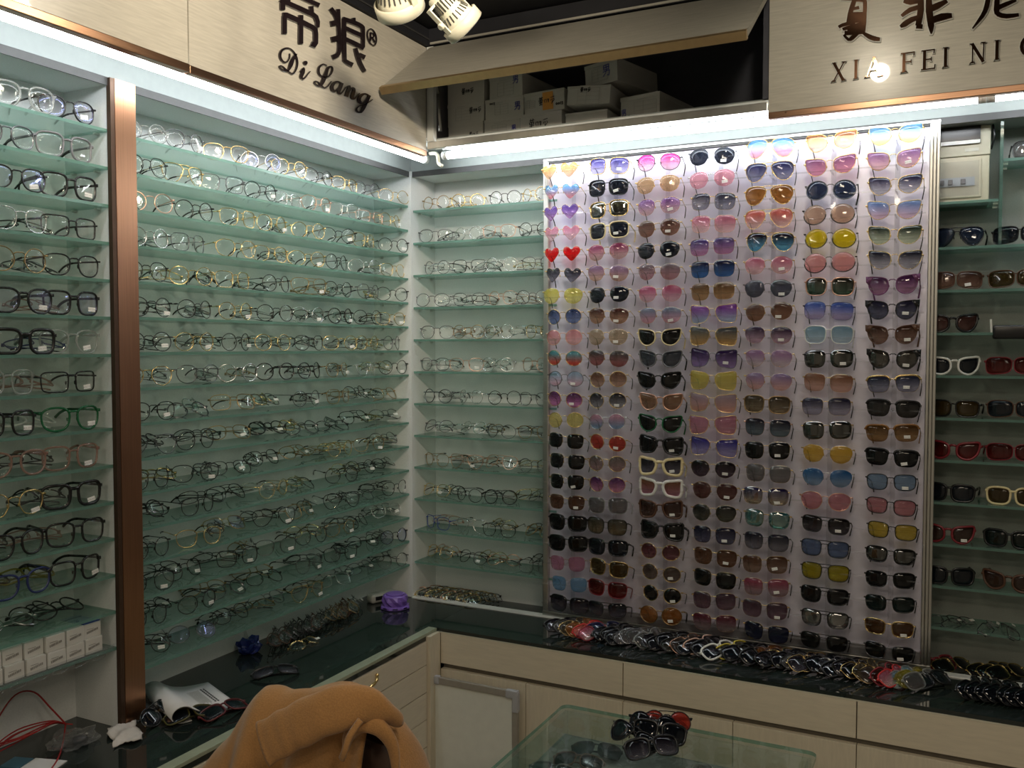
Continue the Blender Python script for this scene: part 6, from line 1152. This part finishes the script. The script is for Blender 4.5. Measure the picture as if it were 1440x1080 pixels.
# purple fluted pot
pu = empty('plastic_pot', 'purple plastic lidded pot standing on the dark counter in the corner', 'pot', (.030, -.158, CT))
M_PUR = pbr('purple_plastic', (.20, .11, .45), .35, var=.05)
def ngon_ring(bm, prof, n, rot=0.):
    rings = [[bm.verts.new((r*math.cos(2*PI*k/n+rot), r*math.sin(2*PI*k/n+rot), z)) for k in range(n)] for r, z in prof]
    for a, b in zip(rings, rings[1:]):
        for k in range(n): bm.faces.new((a[k], a[(k+1) % n], b[(k+1) % n], b[k]))
    bm.faces.new(rings[0][::-1]); bm.faces.new(rings[-1])
    return rings
bm = bmesh.new(); ngon_ring(bm, [(.052, .0005), (.056, .004), (.055, .010), (.047, .013)], 8, .2); obj('base', bm, M_PUR, pu)
bm = bmesh.new(); rings = []
for z, r, ph in ((.0132, .040, 0), (.030, .046, 1), (.046, .044, 0), (.050, .040, 0), (.0505, .034, 0)):
    rings.append([bm.verts.new(((r+(.004 if (k+ph) % 2 else -.002)*(1 if z < .045 else .2))*math.cos(2*PI*k/16), (r+(.004 if (k+ph) % 2 else -.002)*(1 if z < .045 else .2))*math.sin(2*PI*k/16), z)) for k in range(16)])
for a, b in zip(rings, rings[1:]):
    for k in range(16): bm.faces.new((a[k], a[(k+1) % 16], b[k])); bm.faces.new((a[(k+1) % 16], b[(k+1) % 16], b[k]))
bm.faces.new(rings[0][::-1]); bm.faces.new(rings[-1]); obj('pot_body', bm, M_PUR, pu)
bm = bmesh.new(); lathe(bm, [(.033, .0508), (.033, .0535), (.026, .0545), (.012, .0535), (.002, .0535)], 24); obj('lid', bm, M_PUR, pu, True)
for k in range(8):
    a = 2*PI*(k+.5)/8+.2; bm = bmesh.new(); box(bm, -.009, .009, -.001, .001, -.002, .002, M=Matrix.Translation((.0508*math.cos(a), .0508*math.sin(a), .0072)) @ Matrix.Rotation(a+PI/2, 4, 'Z')); obj('slot', bm, F['black'], pu)
# white dispenser behind the pot
dv = empty('tape_dispenser', 'pale grey handheld device with a black window behind the purple pot', 'device', (-.065, -.105, CT), (0, 0, 1.15))
bm = bmesh.new(); box(bm, -.055, .060, -.022, .022, .0005, .034, bevel=.010); obj('body', bm, pbr('pale_grey_plastic', (.42, .42, .39), .4), dv, True)
bm = bmesh.new(); box(bm, -.040, .015, -.0232, -.0222, .012, .026); obj('display_window', bm, F['black'], dv)

# crumpled blue wrapper
def crumple(bm, sx, sy, sz, seed, sub=3):
    r_ = random.Random(seed); bmesh.ops.create_icosphere(bm, subdivisions=sub, radius=1)
    ax = [(Vector((r_.uniform(-1, 1), r_.uniform(-1, 1), r_.uniform(-1, 1))).normalized(), r_.uniform(2, 6), r_.uniform(0, 6)) for _ in range(7)]
    for v in bm.verts:
        d = 1+sum(.09*math.sin(f*v.co.dot(a)*2+p) for a, f, p in ax)+r_.uniform(-.07, .07)
        v.co = Vector((v.co.x*sx*d, v.co.y*sy*d, max(0, (v.co.z*.8+.62))*sz*d))
bm = bmesh.new(); crumple(bm, .034, .038, .032, 3); bl = obj('blue_wrapper', bm, pbr('glossy_blue_film', (.010, .02, .13), .25, var=.2), None, False, (-.100, -.770, CT+.001)); tagit(bl, 'crumpled shiny blue wrapper by the wall on the left counter', 'wrapper')
bm = bmesh.new(); v = [bm.verts.new(p) for p in ((-.014, -.010, .028), (.010, .0, .030), (-.016, -.002, .080), (-.010, -.012, .030), (.006, -.006, .032), (-.014, -.004, .0805))]
for f in ((0, 1, 2), (5, 4, 3), (0, 3, 4, 1), (1, 4, 5, 2), (2, 5, 3, 0)): bm.faces.new([v[i] for i in f])
obj('pale_corner', bm, M_PLASTIC, bl)

# folded magazine
mg = empty('magazine', 'white printed magazine curled open on the left counter beside the copper pillar', 'magazine', (-.02, -1.02, CT), (0, 0, -.405))
M_PAGE = pbr('magazine_page', (.62, .61, .60), .5, var=.03, scale=30); M_PAGEIN = pbr('dark_inner_page', (.05, .045, .045), .4, var=.3, scale=30)
prof = [(0, .004), (-.035, .005), (-.07, .008), (-.10, .016), (-.122, .028), (-.140, .040), (-.158, .043), (-.174, .036), (-.180, .022), (-.172, .010), (-.155, .0045), (-.13, .0040)]
pc = catmull([(0, y, z) for y, z in prof], 4)
def curl(name, off, x0, x1, m, lo=0, hi=None, skew=.0):
    bm = bmesh.new(); P = pc[lo:hi]; rows = []
    for i, p in enumerate(P):
        t = (P[min(i+1, len(P)-1)]-P[max(i-1, 0)]).normalized(); nn = Vector((0, t.z, -t.y))
        q = p+nn*off; q2 = p+nn*(off+.0016)
        rows.append([bm.verts.new((x0+skew*q.y, q.y, q.z)), bm.verts.new((x1+skew*q.y, q.y, q.z)), bm.verts.new((x1+skew*q2.y, q2.y, q2.z)), bm.verts.new((x0+skew*q2.y, q2.y, q2.z))])
    for a, b in zip(rows, rows[1:]):
        for k in range(4): bm.faces.new((a[k], a[(k+1) % 4], b[(k+1) % 4], b[k])).smooth = k in (0, 2)
    bm.faces.new(rows[0][::-1]); bm.faces.new(rows[-1]); return obj(name, bm, m, mg)
curl('cover_page', .0005, 0, .225, M_PAGE); curl('inner_pages', -.0022, .003, .222, M_PAGEIN, 3)
bm = bmesh.new(); R8 = random.Random(8)
for q in range(2): 
    for k in range(9): x0 = .045+k*.0125; box(bm, x0, x0+.009, -.033-q*.008, -.029-q*.008, .0070+q*.0005, .0076+q*.0005)
obj('headline_print', bm, M_INK, mg)
bm = bmesh.new()
for q in range(11):
    y = -.050-q*.0038; z = .0079+max(0, (-y-.055))*.13+q*.00004
    box(bm, .05+q*.001, .16+R8.uniform(-.01, .005), y-.0009, y+.0009, z+.0006, z+.0011)
obj('body_print', bm, M_PRINT, mg)
# black pouch under the magazine
bm = bmesh.new(); crumple(bm, .075, .060, .016, 9, 4); pb_ = obj('black_pouch', bm, pbr('black_soft_cloth', (.012, .012, .013), .75), None, True, (-.045, -1.225, CT+.0008)); tagit(pb_, 'black soft pouch beside the curled magazine on the left counter', 'pouch')
G7 = None
sun('round', 'black', 'kk', 'black round sunglasses with gold hinge lying in front of the copper pillar', G7, (.085, -1.262, CT+.004), (-.9, 0, PI/2+.3), 'thick', True, 0, 'gold')
sun('square', 'dim_yellow', 'kk', 'yellow rimmed dark sunglasses, colour dimmed, on the left counter below the magazine', G7, (.150, -1.235, CT+.004), (-1.3, 0, PI/2-.5))
sun('square', 'dim_red', 'kk', 'red rimmed dark sunglasses, colour dimmed, on the left counter by the camel coat', G7, (.205, -1.165, CT+.004), (-1.3, 0, PI/2-.2))
sun('square', 'black', 'kgl', 'black sunglasses lying open side up on the left counter behind the magazine corner', G7, (.130, -.905, CT+.004), (-1.35, 0, PI/2-.7))
# crumpled tissue pack
bm = bmesh.new(); bmesh.ops.create_grid(bm, x_segments=18, y_segments=12, size=1); R9 = random.Random(4)
for v in bm.verts:
    x_, y_ = v.co.x, v.co.y; v.co = Vector((x_*.058+.006*math.sin(y_*4), y_*.034+.005*math.sin(x_*5), .010*(1-x_*x_)*(1-y_*y_)+.004*math.sin(x_*7+y_*3)+R9.uniform(0, .004)+.006))
tp = obj('tissue_sheet', bm, pbr('crumpled_tissue', (.52, .48, .44), .8, var=.1, scale=40), None, True, (.055, -1.365, CT)); tp.rotation_euler = (0, 0, -.5)
tp.modifiers.new('thickness', 'SOLIDIFY').thickness = .002; tagit(tp, 'crumpled off-white tissue sheet on the left counter in front of the pillar', 'tissue')
# clear bag with a dark part inside
bg = empty('plastic_bag', 'small clear plastic bag holding a dark part beside the red wires', 'bag', (-.015, -1.452, CT))
bm = bmesh.new(); crumple(bm, .048, .055, .020, 12, 3); obj('film', bm, M_PLASTIC, bg)
bm = bmesh.new(); lathe(bm, [(.016, 0), (.018, .004), (.018, .012), (.012, .016), (.003, .017)], 18, M=Matrix.Translation((.006, .012, .003))); obj('dark_part', bm, F['black'], bg, True)
# red wires
bm = bmesh.new(); R3 = random.Random(3)
B = Vector((-.080, -1.425, CT+.028))
for k in range(7):
    sp = .02+.012*k
    E_ = Vector((-.07-.011*k, -1.66+.006*k, CT+.010+.003*k)); mid = (B+E_)/2+Vector((R3.uniform(-.015, .015)+.010*k-.03, 0, R3.uniform(.004, .03)))
    tube(bm, catmull([B+Vector((.01, .012, -.004)), B, (B*2+mid)/3+Vector((0, 0, .012)), mid, (mid+E_*2)/3, E_], 5), .0017, 6)
tube(bm, catmull([B, B+Vector((-.020, -.025, .045)), (-.120, -1.478, CT+.118), (-.128, -1.520, CT+.125), (-.132, -1.560, CT+.085), (-.130, -1.585, CT+.035), (-.125, -1.62, CT+.010)], 5), .0020, 6)
tube(bm, catmull([B, (-.03, -1.47, CT+.012), (.02, -1.52, CT+.004), (.06, -1.57, CT+.004)], 5), .0019, 6)
rw = obj('wire_bundle', bm, pbr('red_insulated_wire', (.30, .012, .012), .4), None, True); tagit(rw, 'bundle of looping red wires at the lower left on the counter', 'wires')
nb_ = empty('notepad', 'small pale notepad under the red wires at the bottom left edge', 'notepad', (.02, -1.56, CT), (0, 0, .3))
bm = bmesh.new(); box(bm, -.04, .04, -.03, .03, .0005, .003); obj('sheets', bm, M_PAGE, nb_); bm = bmesh.new(); box(bm, -.09, -.042, -.025, .025, .0005, .0045); obj('blue_cover', bm, pbr('teal_card', (.05, .14, .20), .5), nb_)

# small white cartons in an acrylic tray, left cabinet
tr_ = empty('acrylic_tray', 'clear acrylic tray of small white cartons on the lowest shelf of the left cabinet', 'tray', (-.06, -1.50, Z1[14]+.0003))
child_box('tray_floor', tr_, -.110, -.002, -1.76, -1.345, Z1[14]+.0003, Z1[14]+.0022, M_CLEAR); child_box('front_lip', tr_, -.0015, .0005, -1.76, -1.345, Z1[14]-.004, Z1[14]+.010, M_CLEAR)
for k in range(6):
    bm = bmesh.new(); tube(bm, [(.004+.0*a-tr_.location.x, -1.395-.052*k+.019*math.cos(a)-tr_.location.y, Z1[14]-.008+.006*math.sin(a)-tr_.location.z) for a in [i*2*PI/16 for i in range(16)]], .0018, 5, True); obj('ring_loop', bm, M_CLEAR, tr_, True)
GB = 'small white cartons in the acrylic tray'
for k in range(6):
    for q in range(2):
        yc = -1.398-.0515*k; blue = (k == 0 and q == 1)
        r = empty('carton', f'small white carton{" with blue lid" if blue else ""}, {ORD[k+1]} from the copper pillar, {"upper" if q else "lower"} row of the tray', 'box', (-.049+R3.uniform(-.004, .006), yc+R3.uniform(-.0008, .0008), Z1[14]+.0024+.0372*q), (0, 0, R3.uniform(-.03, .03)), GB)
        bm = bmesh.new(); box(bm, -.045, .040, -.0238, .0238, 0, .0352, bevel=.0012); obj('body', bm, M_WHITEBOX, r)
        bm = bmesh.new(); box(bm, -.044, .0395, -.0232, .0232, .0353, .0368); obj('lid', bm, F['blue'] if blue else M_WHITEBOX, r)
        bm = bmesh.new()
        for w in range(8): box(bm, .0402, .0407, -.016+w*.004, -.0132+w*.004+R3.uniform(-.0006, .0006), .011+.0006*w, .0165+.0006*w)
        box(bm, .0402, .0407, -.015, .004, .021, .0222); obj('faint_print', bm, pbr('carton_print', (.25, .24, .22), .7), r)

# on and in the glass table
GT = 'sunglasses piled on the glass table'
sun('round', 'black', 'rd2', 'black double-bridge sunglasses with bright red round lenses at the back of the table pile', GT, (1.195, -.632, TZ+.004), (-.70, 0, .30), 'thick', True)
sun('round', 'black', 'kk', 'black round sunglasses directly in front of the red lensed pair on the table', GT, (1.170, -.680, TZ+.010), (-.62, .08, .22), 'thick', True)
sun('chunky', 'black', 'kk', 'black angular sunglasses with pale edge highlights in the middle of the table pile', GT, (1.205, -.735, TZ+.018), (-.55, .10, .28), 'thick', True)
sun('aviator', 'black', 'kk', 'large black teardrop sunglasses at the left front of the table pile', GT, (1.135, -.775, TZ+.006), (-.75, .2, -.25), 'thick', True)
sun('chunky', 'black', 'kgl', 'black square sunglasses at the right front of the table pile', GT, (1.215, -.800, TZ+.008), (-.8, -.1, .55), 'thick', True)
for j, (x, y, yaw, f_) in enumerate([(1.02, -.70, .2, 'black'), (1.00, -.78, .15, 'brown'), (1.09, -.86, .4, 'black'), (.965, -.86, .1, 'gunmetal'), (1.32, -.70, -.3, 'clear')]):
    sun('square', f_, 'kk' if f_ != 'clear' else 'gy', f'{CN.get(f_, f_)} sunglasses inside the table, {["at the back left", "behind the front row on the left", "below the pile", "at the front left", "right of the pile"][j]}', 'sunglasses inside the glass table', (x, y, .546), (-1.2, 0, yaw))
# ------------------------------------------------------------------ lamps, sky, camera
def area(name, loc, target, size, energy, col):
    d = bpy.data.lights.new(name, 'AREA'); d.shape = 'RECTANGLE'; d.size, d.size_y = size; d.energy = energy; d.color = col
    o = bpy.data.objects.new(name, d); COL.objects.link(o); o.location = loc
    o.rotation_euler = (Vector(target)-Vector(loc)).to_track_quat('-Z', 'Y').to_euler(); return o
def spot(name, loc, target, energy, col, ang=.9, blend=.6, rad=.04):
    d = bpy.data.lights.new(name, 'SPOT'); d.energy = energy; d.color = col; d.spot_size = ang; d.spot_blend = blend; d.shadow_soft_size = rad
    o = bpy.data.objects.new(name, d); COL.objects.link(o); o.location = loc
    o.rotation_euler = (Vector(target)-Vector(loc)).to_track_quat('-Z', 'Y').to_euler(); return o
WARM = (1, .86, .66)
spotlight('lit ceiling spotlight aimed at the right sign panel, above the frame', (1.579, -1.000, 2.600), (.07, .81, -.21), .3, .8, True)
spot('sign_spot_beam', (1.584, -.975, 2.594), (1.647, -.196, 2.391), 2.8, WARM, 1.5, .9, .03)
spotlight('lit ceiling spotlight aimed at the left sign panel, above the frame', (1.045, -1.105, 2.640), (-.849, -.598, -.342), .3, .7, True)
spot('sign_spot_beam', (1.02, -1.122, 2.628), (.196, -1.70, 2.32), 6., WARM, 1.2, .9, .03)
sl_ = area('left_sign_fill', (1.55, -1.95, 2.66), (.196, -.72, 2.48), (.30, .10), 5., WARM); sl_.data.spread = 1.3  # added unseen fill to brighten the left sign, no lamp body there
for x, y, e in ((1.9, -2.2, 10.), (2.9, -3.4, 13.5), (1.2, -4.4, 13.5)):
    area('ceiling_panel_light', (x, y, 2.70), (x, y, 0), (.6, .3), e, WARM)
w = bpy.data.worlds.new('shop_world'); scn.world = w; w.use_nodes = True
bgn = w.node_tree.nodes['Background']; bgn.inputs[0].default_value = (.9, .95, 1, 1); bgn.inputs[1].default_value = .02

cam = bpy.data.cameras.new('camera'); co_ = bpy.data.objects.new('camera', cam); COL.objects.link(co_)
cam.sensor_width = 36; cam.lens = 36*1274.6/1440; cam.clip_start = .02
yaw, pit = math.radians(-26.654), math.radians(2.368)
fwd = Vector((math.sin(yaw)*math.cos(pit), math.cos(yaw)*math.cos(pit), -math.sin(pit)))
rt = Vector((math.cos(yaw), -math.sin(yaw), 0)); up = rt.cross(fwd)
co_.matrix_world = Matrix(((rt.x, up.x, -fwd.x, 1.875), (rt.y, up.y, -fwd.y, -2.885), (rt.z, up.z, -fwd.z, 1.6306), (0, 0, 0, 1)))
scn.camera = co_

bpy.context.view_layer.update()
for o in list(scn.objects):                            # put the floor at z = 0
    if o.parent is None: o.location.z -= FZ
scn.view_settings.view_transform = 'Standard'; scn.view_settings.look = 'None'; scn.view_settings.gamma = 1.0; scn.view_settings.use_curve_mapping = False
scn.view_settings.exposure = 0.25
cy = scn.cycles
cy.transparent_max_bounces = 40; cy.max_bounces = 8; cy.diffuse_bounces = 4; cy.glossy_bounces = 4; cy.transmission_bounces = 4
cy.sample_clamp_indirect = 6.0
